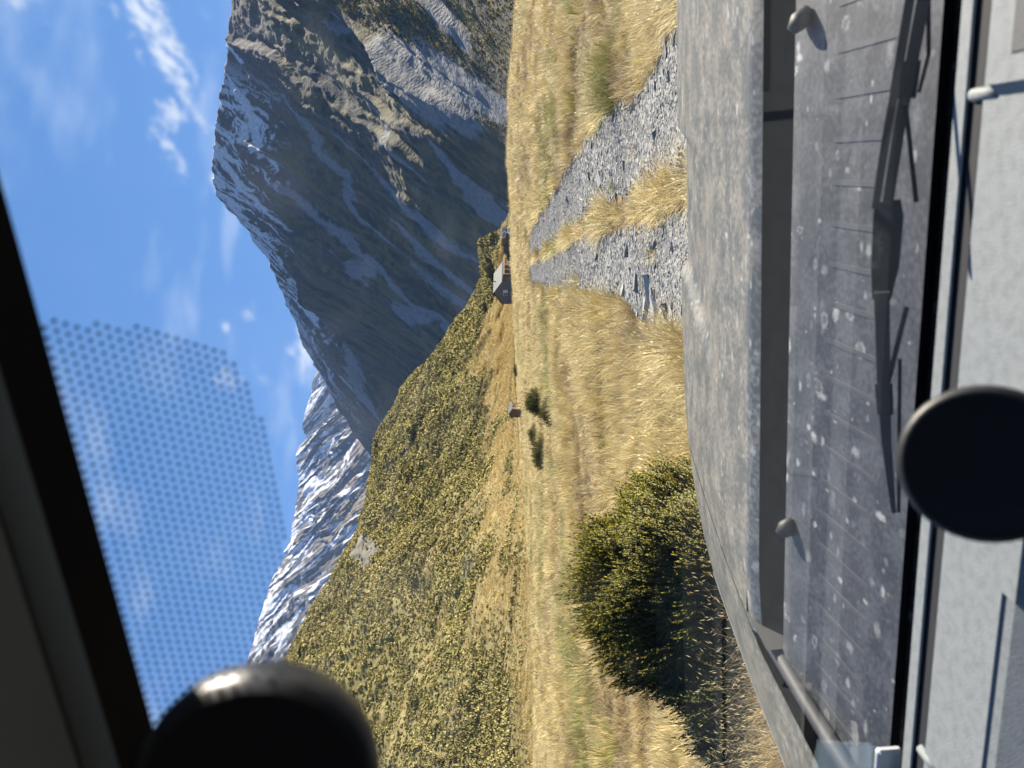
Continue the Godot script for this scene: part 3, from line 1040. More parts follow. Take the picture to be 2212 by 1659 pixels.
func make_plants():
	leaf_mat = mat(Color.WHITE, 0.7)
	leaf_mat.vertex_color_use_as_albedo = true
	leaf_mat.backlight_enabled = true
	leaf_mat.backlight = Color(0.55, 0.6, 0.3)
	sprigs = [sprig_mesh(1), sprig_mesh(2)]
	var z := -6.1
	bush("large dense green whipcord bush beside the left edge of the bonnet", Vector3(-1.66, ground_y(-1.66, z), z), Vector3(0.95, 1.10, 0.9), 15000, 0.85, Color(0.24, 0.235, 0.045), 202)
	z = -5.4
	bush("low skirt of green bush at the left end of the large bush", Vector3(-2.3, ground_y(-2.3, z), z), Vector3(0.55, 0.5, 0.5), 2000, 0.9, Color(0.14, 0.155, 0.03), 203)
	for b in [[1174, 868, 0.80, 0.95, Color(0.10, 0.115, 0.03), "upright dark green bush right of the small shelter's front", 204],
		[1202, 890, 0.55, 0.60, Color(0.085, 0.08, 0.03), "dark bush in the grass nearest below the small shelter", 205],
		[1166, 940, 0.75, 0.62, Color(0.09, 0.095, 0.028), "low green bush just left of the small shelter, upper of a line", 206],
		[1182, 980, 0.85, 0.62, Color(0.08, 0.088, 0.028), "low green bush left of the small shelter, lower end of a line", 207],
		[1116, 832, 1.7, 1.0, Color(0.06, 0.075, 0.03), "dark hedge-like bush on the flat just right of the small shelter", 208],
		[1119, 800, 1.5, 0.8, Color(0.06, 0.075, 0.03), "dark low bush between the hut and the small shelter", 209]]:
		var p := ground_hit(b[0], b[1])
		bush(b[5], p, Vector3(b[2], b[3], b[2]), 700, 2.0 * b[2] + 0.3, b[4], b[6])
	# tussocks that stand out
	var tus := [tuft_mesh(131, 150, 0.62, 0.30, 0.75, 0.0035), tuft_mesh(132, 170, 0.5, 0.34, 1.15, 0.0034), tuft_mesh(133, 150, 0.7, 0.26, 0.55, 0.0036)]
	for t in [[1262, 30, 1.5, 0, PALE, "big pale tussock at the right end of the flat, by the edge"],
		[1300, 120, 1.2, 1, STRAW, "arching straw tussock on the right, up the flat from the stones"],
		[1245, 225, 1.7, 0, OLIVE, "olive green tussock beside the outer edge of the right rut"],
		[1285, 205, 1.5, 1, PALE, "pale arching tussock below the olive one by the right rut"],
		[1205, 145, 1.6, 2, TAN, "tan tussock far up the flat on the right"],
		[1180, 690, 1.9, 0, OLIVE, "olive tussock on the flat below the hut's left end"],
		[1205, 730, 1.5, 1, OLIVE, "green tussock left of the left rut, halfway to the hut"],
		[1460, 915, 1.15, 1, Color(0.36, 0.32, 0.15), "tangled green and straw tussock behind the front corner of the bonnet"],
		[1490, 965, 1.1, 0, TAN, "brown tussock between the bonnet and the large bush"],
		[1345, 1605, 1.5, 0, Color(0.30, 0.32, 0.075), "bright green tussock left of the large bush"],
		[1390, 1640, 1.0, 1, STRAW, "straw tussock below the bright green one at the far left"],
		[1330, 405, 0.5, 2, OLIVE, "small olive tuft on the inner edge of the right rut"]]:
		var p := ground_hit(t[0], t[1])
		var o := put("tussock", tus[t[3]], null)
		var m: StandardMaterial3D = grass_mat.duplicate()
		m.albedo_color = t[4].linear_to_srgb()
		o.material_override = m
		o.transform = Transform3D(Basis(Vector3.UP, rng.randf() * TAU).scaled(Vector3.ONE * t[2] * 0.75), p - Vector3(0, 0.02, 0))
		tag(o, t[5], "tussock", "tussocks in the grass")

# ------------------------------------------------------------------ hut, shelter, vehicles
func make_hut():
	var at := sight(1111, 632, 152.0)
	at.y = ground_y(at.x, at.z) + 0.1
	var hut := thing("hut", "grey gabled hut with pale iron roof and timber veranda on the flat", "hut", at)
	hut.basis = Basis(Vector3.UP, deg_to_rad(-38.0))          # x along the gable, -z into the building
	var w := 2.75
	var eave := 2.15
	var top := 3.95
	var long := 7.6
	var wall := mat(lin(0.16, 0.15, 0.135), 0.9)
	wall.albedo_texture = noise_tex(noise(91, 0.05, 4), [[0.0, Color(0.7, 0.7, 0.7)], [1.0, Color(1, 1, 1)]], 256)
	wall.uv1_triplanar = true
	wall.uv1_scale = Vector3(0.3, 2.5, 0.3)
	var s := Shape.new()
	var f := [Vector3(-w, -0.6, 0), Vector3(w, -0.6, 0), Vector3(w, eave, 0), Vector3(0, top, 0), Vector3(-w, eave, 0)]
	var b := []
	for p in f: b.append(p - Vector3(0, 0, long))
	s.tri(f[0], f[1], f[2]); s.tri(f[0], f[2], f[3]); s.tri(f[0], f[3], f[4])
	s.tri(b[1], b[0], b[4]); s.tri(b[1], b[4], b[3]); s.tri(b[1], b[3], b[2])
	s.quad(f[1], b[1], b[2], f[2]); s.quad(b[0], f[0], f[4], b[4])
	put("wall", s.done(), wall, hut)
	# weather boards on the gable that faces the car, each a board of its own
	var board := mat(lin(0.15, 0.14, 0.128), 0.9)
	var board2 := mat(lin(0.175, 0.165, 0.15), 0.9)
	var rows := 18
	for k in rows:
		var y0 := -0.3 + (top + 0.2) * k / rows
		var y1 := y0 + (top + 0.2) / rows - 0.025
		var reach := w if y1 < eave else w * (top - y1) / (top - eave)
		if reach < 0.15: continue
		var p := Shape.new()
		p.box(Vector3(-reach, y0, 0.004), Vector3(reach, y1, 0.035))
		put("board", p.done(), board if k % 2 else board2, hut)
	var iron := mat(lin(0.055, 0.063, 0.06), 0.6, 0.0)
	for side in [-1.0, 1.0]:
		var over := 1.0
		var r := Shape.new()
		var run := w + (1.7 if side > 0 else 0.25)
		var drop := (top - eave) / w
		var e1 := Vector3(side * run, top + 0.06 - drop * w - (run - w) * 0.18, 0.3)
		var knee := Vector3(side * w, top + 0.06 - drop * w, 0.3)
		var apex := Vector3(0, top + 0.06, 0.3)
		var n := 30
		for k in n:                                          # ribs of the roofing iron
			var z0 := 0.3 - (long + 0.5) * k / n
			var z1 := 0.3 - (long + 0.5) * (k + 1) / n
			var lift := Vector3(0, 0.03 if k % 2 else 0.0, 0)
			for q in [[apex, knee], [knee, e1]]:
				var p0 := Vector3(q[0].x, q[0].y, z0) + lift
				var p1 := Vector3(q[1].x, q[1].y, z0) + lift
				var p2 := Vector3(q[1].x, q[1].y, z1) + lift
				var p3 := Vector3(q[0].x, q[0].y, z1) + lift
				if side > 0: r.quad(p0, p1, p2, p3)
				else: r.quad(p0, p3, p2, p1)
		put("roof", r.done(), iron, hut)
		var timber := mat(lin(0.36, 0.20, 0.085), 0.7)
		var fa := Shape.new()
		fa.box(Vector3(e1.x - 0.04, e1.y - 0.24, -long - 0.2), Vector3(e1.x + 0.04, e1.y - 0.01, 0.3))
		put("fascia", fa.done(), timber, hut)
		if side > 0:
			for k in 5:
				var po := Shape.new()
				var z := 0.1 - long * k / 4.0
				po.box(Vector3(e1.x - 0.12, -0.6, z - 0.07), Vector3(e1.x + 0.02, e1.y - 0.02, z + 0.07), 0.01)
				put("post", po.done(), mat(lin(0.33, 0.24, 0.14), 0.8), hut)
			var deck := Shape.new()
			deck.box(Vector3(w, -0.5, -long), Vector3(e1.x, -0.05, 0.1))
			put("deck", deck.done(), mat(lin(0.22, 0.17, 0.11), 0.85), hut)
	var win := Shape.new()
	win.box(Vector3(-0.62, 1.0, 0.03), Vector3(0.62, 1.95, 0.085))
	var wf := put("window", win.done(), mat(lin(0.5, 0.52, 0.53), 0.5), hut)
	for k in 2:
		var pane := Shape.new()
		pane.box(Vector3(-0.55 + 0.6 * k, 1.07, 0.086), Vector3(-0.05 + 0.6 * k, 1.88, 0.092))
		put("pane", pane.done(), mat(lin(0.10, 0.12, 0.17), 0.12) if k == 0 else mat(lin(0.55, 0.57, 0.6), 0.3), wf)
	var door := Shape.new()
	door.box(Vector3(w, 0.0, -2.8), Vector3(w + 0.05, 2.0, -1.9))
	put("door", door.done(), mat(lin(0.10, 0.07, 0.045), 0.8), hut)
	var flue := Shape.new().smooth()
	flue.tube([Vector3(0.9, top - 0.9, -3.0), Vector3(0.9, top, -3.0), Vector3(0.9, top + 0.15, -3.0)], [0.09, 0.09, 0.09], 8, 1.0, Vector3(1, 0, 0), false)
	put("flue", flue.done(), mat(lin(0.08, 0.08, 0.085), 0.5), hut)

func make_shelter():
	var at := ground_hit(1127, 893)
	at = sight(1126, 893, 120.0)
	at.y = maxf(at.y, ground_y(at.x, at.z))
	var t := thing("shelter", "small brown timber information shelter with gabled roof below the hill", "shelter", at)
	t.basis = Basis(Vector3.UP, deg_to_rad(-32.0))
	var wood := mat(lin(0.17, 0.105, 0.06), 0.85)
	var pale := mat(lin(0.34, 0.20, 0.10), 0.8)
	var s := Shape.new()
	s.box(Vector3(-0.8, -0.4, -0.06), Vector3(0.8, 1.55, 0.0))
	s.tri(Vector3(-0.8, 1.55, 0), Vector3(0.8, 1.55, 0), Vector3(0, 1.98, 0))
	put("end_wall", s.done(), wood, t)
	s = Shape.new()
	s.box(Vector3(-0.8, -0.4, -1.9), Vector3(-0.74, 1.5, -0.06))
	put("back_wall", s.done(), wood, t)
	for z in [-0.06, -0.95, -1.9]:
		s = Shape.new()
		s.box(Vector3(0.7, -0.4, z - 0.06), Vector3(0.82, 1.5, z + 0.06), 0.01)
		put("post", s.done(), pale, t)
	for side in [-1.0, 1.0]:
		s = Shape.new()
		var a := Vector3(0, 2.06, 0.2)
		var b := Vector3(side * 1.05, 1.46, 0.2)
		var dn := Vector3(0, -0.07, 0)
		var back := Vector3(0, 0, -2.3)
		s.quad(a, b, b + back, a + back) if side > 0 else s.quad(b, a, a + back, b + back)
		s.quad(a + dn, a + back + dn, b + back + dn, b + dn) if side > 0 else s.quad(b + dn, b + back + dn, a + back + dn, a + dn)
		s.quad(a + dn, b + dn, b, a) if side > 0 else s.quad(b + dn, a + dn, a, b)
		s.quad(b + dn, b + back + dn, b + back, b) if side > 0 else s.quad(b + back + dn, b + dn, b, b + back)
		put("roof", s.done(), mat(lin(0.04, 0.046, 0.055), 0.6), t)
	s = Shape.new()
	s.box(Vector3(0.6, 0.55, -1.8), Vector3(0.64, 1.25, -1.05))
	put("notice_board", s.done(), mat(lin(0.55, 0.56, 0.55), 0.5), t)
	s = Shape.new()
	s.box(Vector3(0.73, 0.75, -1.9), Vector3(0.79, 0.85, -0.06))
	put("rail", s.done(), pale, t)

func wagon(label: String, at: Vector3, turn: float, paint: Color, roof: Color, size: float):
	var t := thing("parked_vehicle", label, "car", at, turn, "vehicles parked beside the hut")
	t.scale = Vector3.ONE * size
	var s := Shape.new()
	var half := 0.88
	var side := [Vector2(-2.25, 0.5), Vector2(-2.2, 0.95), Vector2(-1.0, 1.08), Vector2(2.15, 1.08), Vector2(2.2, 0.45)]
	extrude(s, side, half)
	put("body", s.done(), mat(paint, 0.3, 0.2), t)
	s = Shape.new()
	extrude(s, [Vector2(-1.0, 1.08), Vector2(-0.45, 1.72), Vector2(2.0, 1.74), Vector2(2.15, 1.08)], half * 0.9)
	put("cabin", s.done(), mat(paint, 0.3, 0.2), t)
	s = Shape.new()
	extrude(s, [Vector2(-0.5, 1.74), Vector2(-0.4, 1.80), Vector2(1.95, 1.82), Vector2(2.05, 1.74)], half * 0.88)
	put("roof", s.done(), mat(roof, 0.35, 0.1), t)
	var glass := mat(lin(0.03, 0.035, 0.045), 0.08)
	s = Shape.new()
	s.quad(Vector3(-0.95, 1.12, 0.72), Vector3(-0.95, 1.12, -0.72), Vector3(-0.47, 1.68, -0.68), Vector3(-0.47, 1.68, 0.68))
	var ws := s.done()
	put("windscreen", ws, glass, t).position = Vector3(-0.03, 0.0, 0)
	for z in [-1.0, 1.0]:
		for k in 2:
			s = Shape.new()
			var x0 := -0.55 + 1.25 * k
			s.box(Vector3(x0, 1.15, z * half * 0.9 - 0.012), Vector3(x0 + 1.1, 1.62, z * half * 0.9 + 0.012), 0.005)
			put("side_window", s.done(), glass, t)
		for x in [-1.4, 1.35]:
			s = Shape.new().smooth()
			s.tube([Vector3(x, 0.36, z * 0.62), Vector3(x, 0.36, z * 0.9)], [0.36, 0.36], 16)
			var wh := put("wheel", s.done(), mat(lin(0.02, 0.02, 0.02), 0.9), t)
			s = Shape.new().smooth()
			s.tube([Vector3(x, 0.36, z * 0.88), Vector3(x, 0.36, z * 0.915)], [0.2, 0.19], 12)
			put("rim", s.done(), mat(lin(0.5, 0.5, 0.52), 0.35, 0.8), wh)
		s = Shape.new()
		s.box(Vector3(-2.26, 0.72, z * 0.62 - 0.14), Vector3(-2.19, 0.90, z * 0.62 + 0.14), 0.02)
		put("headlight", s.done(), mat(lin(0.75, 0.76, 0.78), 0.1, 0.3), t)
		s = Shape.new()
		s.box(Vector3(2.16, 0.8, z * 0.7 - 0.08), Vector3(2.22, 1.02, z * 0.7 + 0.08), 0.02)
		put("tail_light", s.done(), mat(lin(0.45, 0.02, 0.02), 0.2), t)
	s = Shape.new()
	s.box(Vector3(-2.36, 0.42, -0.85), Vector3(-2.2, 0.6, 0.85), 0.04)
	put("bumper", s.done(), mat(lin(0.65, 0.66, 0.68), 0.2, 0.9), t)

func extrude(s: Shape, side: Array, half: float):            # a side outline (x, y), clockwise from the front bottom, made half wide to each side
	var n := side.size()
	for k in n:
		var a: Vector2 = side[k]
		var b: Vector2 = side[(k + 1) % n]
		s.quad(Vector3(a.x, a.y, half), Vector3(b.x, b.y, half), Vector3(b.x, b.y, -half), Vector3(a.x, a.y, -half))
	for k in range(1, n - 1):
		s.tri(Vector3(side[0].x, side[0].y, half), Vector3(side[k + 1].x, side[k + 1].y, half), Vector3(side[k].x, side[k].y, half))
		s.tri(Vector3(side[0].x, side[0].y, -half), Vector3(side[k].x, side[k].y, -half), Vector3(side[k + 1].x, side[k + 1].y, -half))

func make_vehicles():
	var spots := []
	for q in [[541, 138.0], [512, 136.0], [498, 200.0]]:
		var p := sight(1106, q[0], q[1])
		p.y = ground_y(p.x, p.z)
		spots.append(p)
	spots[2].y = sight(1093, 498, 200.0).y
	wagon("black four-wheel drive parked at the end of the hut's veranda", spots[0], deg_to_rad(-15.0), lin(0.012, 0.013, 0.016), lin(0.012, 0.013, 0.016), 0.85)
	wagon("dark car with bright silver bumper parked right of the black four-wheel drive", spots[1], deg_to_rad(118.0), lin(0.02, 0.022, 0.03), lin(0.25, 0.27, 0.3), 0.88)
	wagon("pale roofed vehicle farthest up the slope beyond the hut", spots[2], deg_to_rad(100.0), lin(0.10, 0.11, 0.13), lin(0.75, 0.76, 0.78), 0.6)

# ------------------------------------------------------------------ the car we sit in
# its own axes: x to the right, y up from the driver's eye, f forwards; it leans to the left on the uneven ground and points right of the view
const SIT := 1.70
func car_transform() -> Transform3D:
	var r := Vector3(0.954, 0.0884, 0.288).normalized()
	var f := Vector3(0.289, 0.0, -0.957)
	f = (f - r * f.dot(r)).normalized()
	var u := (-f).cross(r).normalized()
	return Transform3D(Basis(r, u, -f), EYE - u * SIT)

func cv(x: float, y: float, f: float) -> Vector3:
	return Vector3(x, y + SIT, -f)

func cbox(s: Shape, x0: float, x1: float, y0: float, y1: float, f0: float, f1: float, bevel := 0.0):
	s.box(cv(x0, y0, f1), cv(x1, y1, f0), bevel)

# the screen: v from 0 at its foot to 1 at its head
const GY0 := -0.372
const GF0 := 0.690
const GY1 := 0.190
const GF1 := 0.285
func gl(x: float, v: float, out := 0.0) -> Vector3:
	var n := Vector3(0.0, GF0 - GF1, GY0 - GY1).normalized()   # outwards: up and forwards
	return cv(x, lerpf(GY0, GY1, v), lerpf(GF0, GF1, v)) + n * out

func hood_y(x: float, f: float) -> float:
	var y := lerpf(-0.326, -0.416, smoothstep(0.5, 2.35, f + 0.25))
	y = -0.322 - 0.098 * pow(clampf((f - 1.0) / 0.95, 0.0, 1.2), 1.25)
	var edge := clampf((-0.62 - x) / 0.47, 0.0, 1.0)
	y -= 0.074 * edge * edge * (1.0 - 0.45 * clampf((f - 1.1) / 0.8, 0.0, 1.0))
	var edge2 := clampf((x - 0.35) / 0.4, 0.0, 1.0)
	y -= 0.05 * edge2 * edge2
	# the sunk middle between two raised panels
	var l := lerpf(-0.42, -0.298, (f - 1.375) / 0.585)
	var r := lerpf(-0.04, 0.03, (f - 1.55) / 0.43)
	var deep := smoothstep(1.30, 1.66, f)
	var sink := smoothstep(l - 0.030, l + 0.022, x) * (1.0 - smoothstep(r - 0.012, r + 0.022, x))
	y -= 0.020 * sink * deep
	return y

func hood_front(x: float) -> float:
	var k := (x + 0.2) / 0.9
	return 1.965 - 0.10 * k * k - 0.14 * k * k * k * k

func hood_grid(x0: float, x1: float, nx: int, f_back: float, nf: int) -> ArrayMesh:
	var pos := PackedVector3Array()
	var uvs := PackedVector2Array()
	for j in nf + 4:
		for i in nx:
			var x := lerpf(x0, x1, float(i) / (nx - 1))
			var ff := hood_front(x)
			var p: Vector3
			var f := lerpf(f_back, ff, clampf(float(j - 2) / (nf - 1), 0.0, 1.0))
			p = cv(x, hood_y(x, f), f)
			if j == 0: p += Vector3(0, -0.011, 0.023)
			elif j == 1: p += Vector3(0, -0.003, 0.009)
			elif j == nf + 2: p += Vector3(0, -0.02, -0.022)
			elif j == nf + 3: p += Vector3(0, -0.16, -0.03)
			pos.append(p)
			uvs.append(Vector2(x, f - 0.014 * maxf(0.0, 2.0 - j) + 0.02 * maxf(0.0, j - nf - 1.0)))
	return grid(nx, nf + 4, pos, PackedColorArray(), Vector3.UP, uvs)

func splash_image(w: int, h: int, base: Color, dust: Color, splats: int, sd: int, scale: float) -> Image:
	var im := Image.create(w, h, false, Image.FORMAT_RGB8)
	var n := noise(sd, 0.012 * scale, 5)
	var n2 := noise(sd + 1, 0.09 * scale, 3)
	for j in h:
		for i in w:
			var v := smoothstep(-0.5, 0.6, 0.8 * n.get_noise_2d(i, j) + 0.75 * n2.get_noise_2d(i, j))
			im.set_pixel(i, j, base.lerp(dust, v))
	var r := RandomNumberGenerator.new()
	r.seed = sd
	for k in splats:
		var cx := r.randf() * w
		var cy := r.randf() * h
		var rad := 1.0 + 7.0 * pow(r.randf(), 2.8) * scale
		var ring := r.randf() < 0.4 and rad > 4.0
		var strength := r.randf_range(0.1, 0.55)
		var stretch := r.randf_range(0.55, 1.9)
		for dj in range(-int(rad * 1.6) - 2, int(rad * 1.6) + 3):
			for di in range(-int(rad * 1.6) - 2, int(rad * 1.6) + 3):
				var x := int(cx) + di
				var y := int(cy) + dj
				if x < 0 or y < 0 or x >= w or y >= h: continue
				var q := sqrt(di * di / (stretch * stretch) + dj * dj * stretch) / rad + 0.55 * n2.get_noise_2d(x * 2.6, y * 2.6 + k * 20)
				var m := 0.0
				if ring: m = smoothstep(0.55, 0.85, q) * (1.0 - smoothstep(0.9, 1.1, q)) + 0.25 * (1.0 - smoothstep(0.6, 0.9, q))
				else: m = 1.0 - smoothstep(0.6, 1.0, q)
				if m > 0.01: im.set_pixel(x, y, im.get_pixel(x, y).lerp(Color(0.78, 0.79, 0.76), m * strength))
	return im

func make_car():
	var car := Node3D.new()
	car.name = "car"
	add_child(car)
	car.transform = car_transform()
	tag(car, "dusty grey off-road car that we look out of, bonnet and dashboard in view", "car")
	# --- paint work in front
	var paint := mat(Color.WHITE, 0.45, 0.05)
	paint.albedo_texture = ImageTexture.create_from_image(splash_image(1024, 1024, Color(0.30, 0.31, 0.30), Color(0.49, 0.47, 0.43), 2600, 300, 1.0))
	paint.uv1_scale = Vector3(0.85, 0.85, 1)
	paint.clearcoat_enabled = true
	paint.clearcoat = 0.2
	paint.clearcoat_roughness = 0.25
	var hood := put("bonnet", hood_grid(-0.782, 0.78, 240, 1.065, 110), paint, car)
	put("left_fender", hood_grid(-1.092, -0.788, 40, 0.62, 90), paint, car)
	var rim := Shape.new().smooth()
	var path := []
	var rad := []
	for k in 30:
		var f := lerpf(0.62, 1.74, k / 29.0)
		path.append(cv(-1.093, hood_y(-1.092, f) - 0.004, f))
		rad.append(0.005)
	rim.tube(path, rad, 6)
	put("fender_edge", rim.done(), mat(lin(0.5, 0.5, 0.5), 0.25, 0.7), car)
	for x in [-1.096, 0.79]:
		var side := Shape.new()
		for k in 20:
			var fa := lerpf(0.3, 1.72, k / 20.0)
			var fb := lerpf(0.3, 1.72, (k + 1) / 20.0)
			var ya := hood_y(x, fa) - 0.012
			var yb := hood_y(x, fb) - 0.012
			side.quad(cv(x, ya, fa), cv(x, -1.2, fa), cv(x, -1.2, fb), cv(x, yb, fb))
		put("fender_side", side.done(), paint, car)
	var nose := Shape.new()
	cbox(nose, -0.95, 0.66, -1.25, -0.52, 0.9, 1.86, 0.05)
	put("nose", nose.done(), mat(lin(0.05, 0.05, 0.055), 0.5), car)
	# --- scuttle between bonnet and screen
	var black := mat(lin(0.014, 0.015, 0.016), 0.6)
	var well := Shape.new()
	well.quad(cv(-0.76, -0.47, 1.085), cv(0.8, -0.47, 1.085), cv(0.8, -0.33, 1.085), cv(-0.76, -0.33, 1.085))
	well.quad(cv(-0.76, -0.47, 0.98), cv(0.8, -0.47, 0.98), cv(0.8, -0.47, 1.085), cv(-0.76, -0.47, 1.085))
	well.quad(cv(-0.76, -0.47, 0.98), cv(-0.76, -0.47, 1.085), cv(-0.76, -0.33, 1.085), cv(-0.76, -0.33, 0.98))
	put("bonnet_gap", well.done(), mat(lin(0.035, 0.036, 0.038), 0.7), car)
	var nu := 90
	var nv := 20
	var pos := PackedVector3Array()
	var uvs := PackedVector2Array()
	for j in nv:
		for i in nu:
			var x := lerpf(-0.80, 0.80, float(i) / (nu - 1))
			var k := float(j) / (nv - 1)
			var f := lerpf(0.60, 1.0, k)
			var y := lerpf(-0.402, -0.352, k)
			if j == nv - 1: y -= 0.06
			if k > 0.42 and k < 0.72: y -= 0.0014 * smoothstep(0.42, 0.46, k) * (1.0 - smoothstep(0.68, 0.72, k))
			pos.append(cv(x, y, f))
			uvs.append(Vector2((x + 0.80) / 1.6, (f - 0.60) / 0.42))
	var plastic := mat(Color.WHITE, 0.55)
	plastic.albedo_texture = ImageTexture.create_from_image(splash_image(1536, 420, Color(0.175, 0.185, 0.20), Color(0.275, 0.285, 0.30), 900, 310, 1.25))
	var cowl := put("scuttle_panel", grid(nu, nv, pos, PackedColorArray(), Vector3.UP, uvs), plastic, car)
	for k in 33:
		var x := -0.76 + 1.5 * k / 32.0
		var sl := Shape.new()
		for e in [-1.0, 1.0]:
			sl.quad(cv(x + e * 0.003, -0.3808, 0.772), cv(x + e * 0.003, -0.3666, 0.886), cv(x + e * 0.003, -0.375, 0.886), cv(x + e * 0.003, -0.390, 0.772))
		sl.quad(cv(x - 0.003, -0.3808, 0.772), cv(x + 0.003, -0.3808, 0.772), cv(x + 0.003, -0.3666, 0.886), cv(x - 0.003, -0.3666, 0.886))
		put("slat", sl.done(), plastic, cowl)
	for q in [[0.129, 0.945], [-0.534, 0.957]]:
		var nz := Shape.new().smooth()
		var c := cv(q[0], -0.359, q[1])
		nz.tube([c + Vector3(0.011, 0.004, 0), c + Vector3(0.0, 0.010, 0), c + Vector3(-0.010, 0.012, 0.0), c + Vector3(-0.014, 0.010, 0)], [0.004, 0.012, 0.014, 0.008], 10)
		put("washer_nozzle", nz.done(), black, cowl)
	var seal := Shape.new().smooth()
	seal.tube([cv(-0.772, -0.345, 1.06), cv(-0.775, -0.350, 1.0), cv(-0.782, -0.356, 0.9), cv(-0.784, -0.362, 0.8), cv(-0.786, -0.372, 0.68)], [0.009, 0.012, 0.011, 0.011, 0.010], 10)
	put("bonnet_seal", seal.done(), mat(lin(0.03, 0.032, 0.036), 0.65), car)
	# --- wipers
	make_wiper(car, [[0.1672, -0.5209, 0.0085], [0.0019, -0.4975, 0.0075], [-0.0986, -0.4877, 0.007]],
		[[0.1688, -0.5033, 0.006], [0.0624, -0.491, 0.006], [-0.0376, -0.4784, 0.0055], [-0.1022, -0.4718, 0.005]],
		[[[0.0742, -0.5055, 0.0135], [0.0318, -0.502, 0.0135]]],
		[[[0.025, -0.5031, 0.0028], [-0.0983, -0.5249, 0.0034]], [[0.1612, -0.522, 0.0027], [0.08, -0.528, 0.0028], [0.0369, -0.5192, 0.0024]]])
	make_wiper(car, [[-0.215, -0.4866, 0.0105], [-0.351, -0.4967, 0.0092], [-0.437, -0.5055, 0.007], [-0.5507, -0.5227, 0.0035]],
		[[-0.3117, -0.517, 0.0026], [-0.40, -0.5215, 0.0028], [-0.5507, -0.530, 0.0028]],
		[[[-0.0925, -0.487, 0.0165], [-0.115, -0.4895, 0.0195], [-0.18, -0.489, 0.0185], [-0.225, -0.4865, 0.0125]], [[-0.345, -0.4963, 0.0122], [-0.392, -0.5012, 0.0112]]],
		[[[-0.2388, -0.5216, 0.0036], [-0.3514, -0.5014, 0.0038]]])
	# --- the screen
	var pane := Shape.new()
	pane.quad(gl(-1.0, -0.06), gl(0.72, -0.06), gl(0.72, 1.05), gl(-1.0, 1.05))
	var clear := mat(Color(0.95, 0.98, 1.0, 0.02), 0.0)
	clear.transparency = BaseMaterial3D.TRANSPARENCY_ALPHA
	var screen := put("windscreen", pane.done(), clear, car)
	var ink := mat(lin(0.004, 0.005, 0.010), 0.5)
	var band := Shape.new()
	band.quad(gl(-1.0, -0.06, -0.002), gl(0.72, -0.06, -0.002), gl(0.72, 0.0, -0.002), gl(-1.0, 0.0, -0.002))
	band.quad(gl(-1.0, 1.0, -0.002), gl(0.72, 1.0, -0.002), gl(0.72, 1.05, -0.002), gl(-1.0, 1.05, -0.002))
	band.quad(gl(-1.0, 0.0, -0.002), gl(-0.95, 0.0, -0.002), gl(-0.95, 1.0, -0.002), gl(-1.0, 1.0, -0.002))
	put("black_border", band.done(), ink, screen)
	# printed dots behind the mirror
	var outline := PackedVector2Array([Vector2(-0.043, 1.0), Vector2(-0.050, 0.965), Vector2(-0.056, 0.935), Vector2(-0.064, 0.915), Vector2(-0.075, 0.901), Vector2(-0.093, 0.893), Vector2(-0.116, 0.889), Vector2(-0.153, 0.889), Vector2(-0.19, 0.893), Vector2(-0.30, 0.893), Vector2(-0.36, 0.91), Vector2(-0.38, 1.0)])
	var dots := Shape.new()
	var pitch := 0.0041
	var rows := 26
	for j in rows:
		for i in 90:
			var x := -0.03 - i * pitch - (pitch * 0.5 if j % 2 else 0.0)
			var v := 1.0 - (j + 0.3) * pitch * 0.866 / 0.6927
			if not Geometry2D.is_point_in_polygon(Vector2(x, v), outline): continue
			var ring := []
			for k in 8:
				ring.append(gl(x + cos(TAU * k / 8.0) * 0.00102, v + sin(TAU * k / 8.0) * 0.00102 / 0.6927, -0.001))
			for k in range(1, 7): dots.tri(ring[0], ring[k], ring[k + 1])
	var dot_ink := mat(lin(0.02, 0.03, 0.08), 0.6)
	tag(put("printed_dots", dots.done(), dot_ink, screen), "", "", "", "stuff")
	# dust and smears on the glass
	var im := Image.create(768, 512, false, Image.FORMAT_RGBA8)
	var s1 := noise(320, 0.012, 4)
	var s2 := noise(321, 0.05, 3)
	var s3 := noise(322, 0.028, 2)
	for j in 512:
		for i in 768:
			var m := 0.045 * smoothstep(0.0, 0.7, s1.get_noise_2d(i * 1.6, j * 0.8)) + 0.05 * smoothstep(0.42, 0.75, s3.get_noise_2d(i, j)) + 0.015 * smoothstep(0.0, 0.8, s2.get_noise_2d(i, j * 2.0)) + 0.006
			m = m * (0.15 + 0.85 * smoothstep(0.45, 0.2, j / 512.0 + 0.1 * s1.get_noise_2d(i, 3.0)))   # the wipers clean the lower part
			im.set_pixel(i, j, Color(0.9, 0.92, 0.95, m * 0.5))
	var film := mat(Color.WHITE, 0.9)
	film.albedo_texture = ImageTexture.create_from_image(im)
	film.transparency = BaseMaterial3D.TRANSPARENCY_ALPHA
	film.backlight_enabled = true
	film.backlight = Color(0.9, 0.9, 0.9)
	var fu := PackedVector2Array([Vector2(0, 1), Vector2(1, 1), Vector2(0, 0), Vector2(1, 0)])
	put("road_film", grid(2, 2, PackedVector3Array([gl(-0.95, 0.0, 0.002), gl(0.72, 0.0, 0.002), gl(-0.95, 1.0, 0.002), gl(0.72, 1.0, 0.002)]), PackedColorArray(), Vector3(0, 1, -1), fu), film, screen)
	# a pale blue translucent sheet on the glass and a white tab, lower left
	var sheet := Shape.new()
	sheet.quad(gl(-0.90, 0.02, -0.003), gl(-0.655, 0.045, -0.003), gl(-0.585, 0.20, -0.003), gl(-0.90, 0.33, -0.003))
	var pm := mat(Color(0.75, 0.86, 0.95, 0.34), 0.4)
	pm.transparency = BaseMaterial3D.TRANSPARENCY_ALPHA
	put("pale_sheet", sheet.done(), pm, screen)
	var tab := Shape.new()
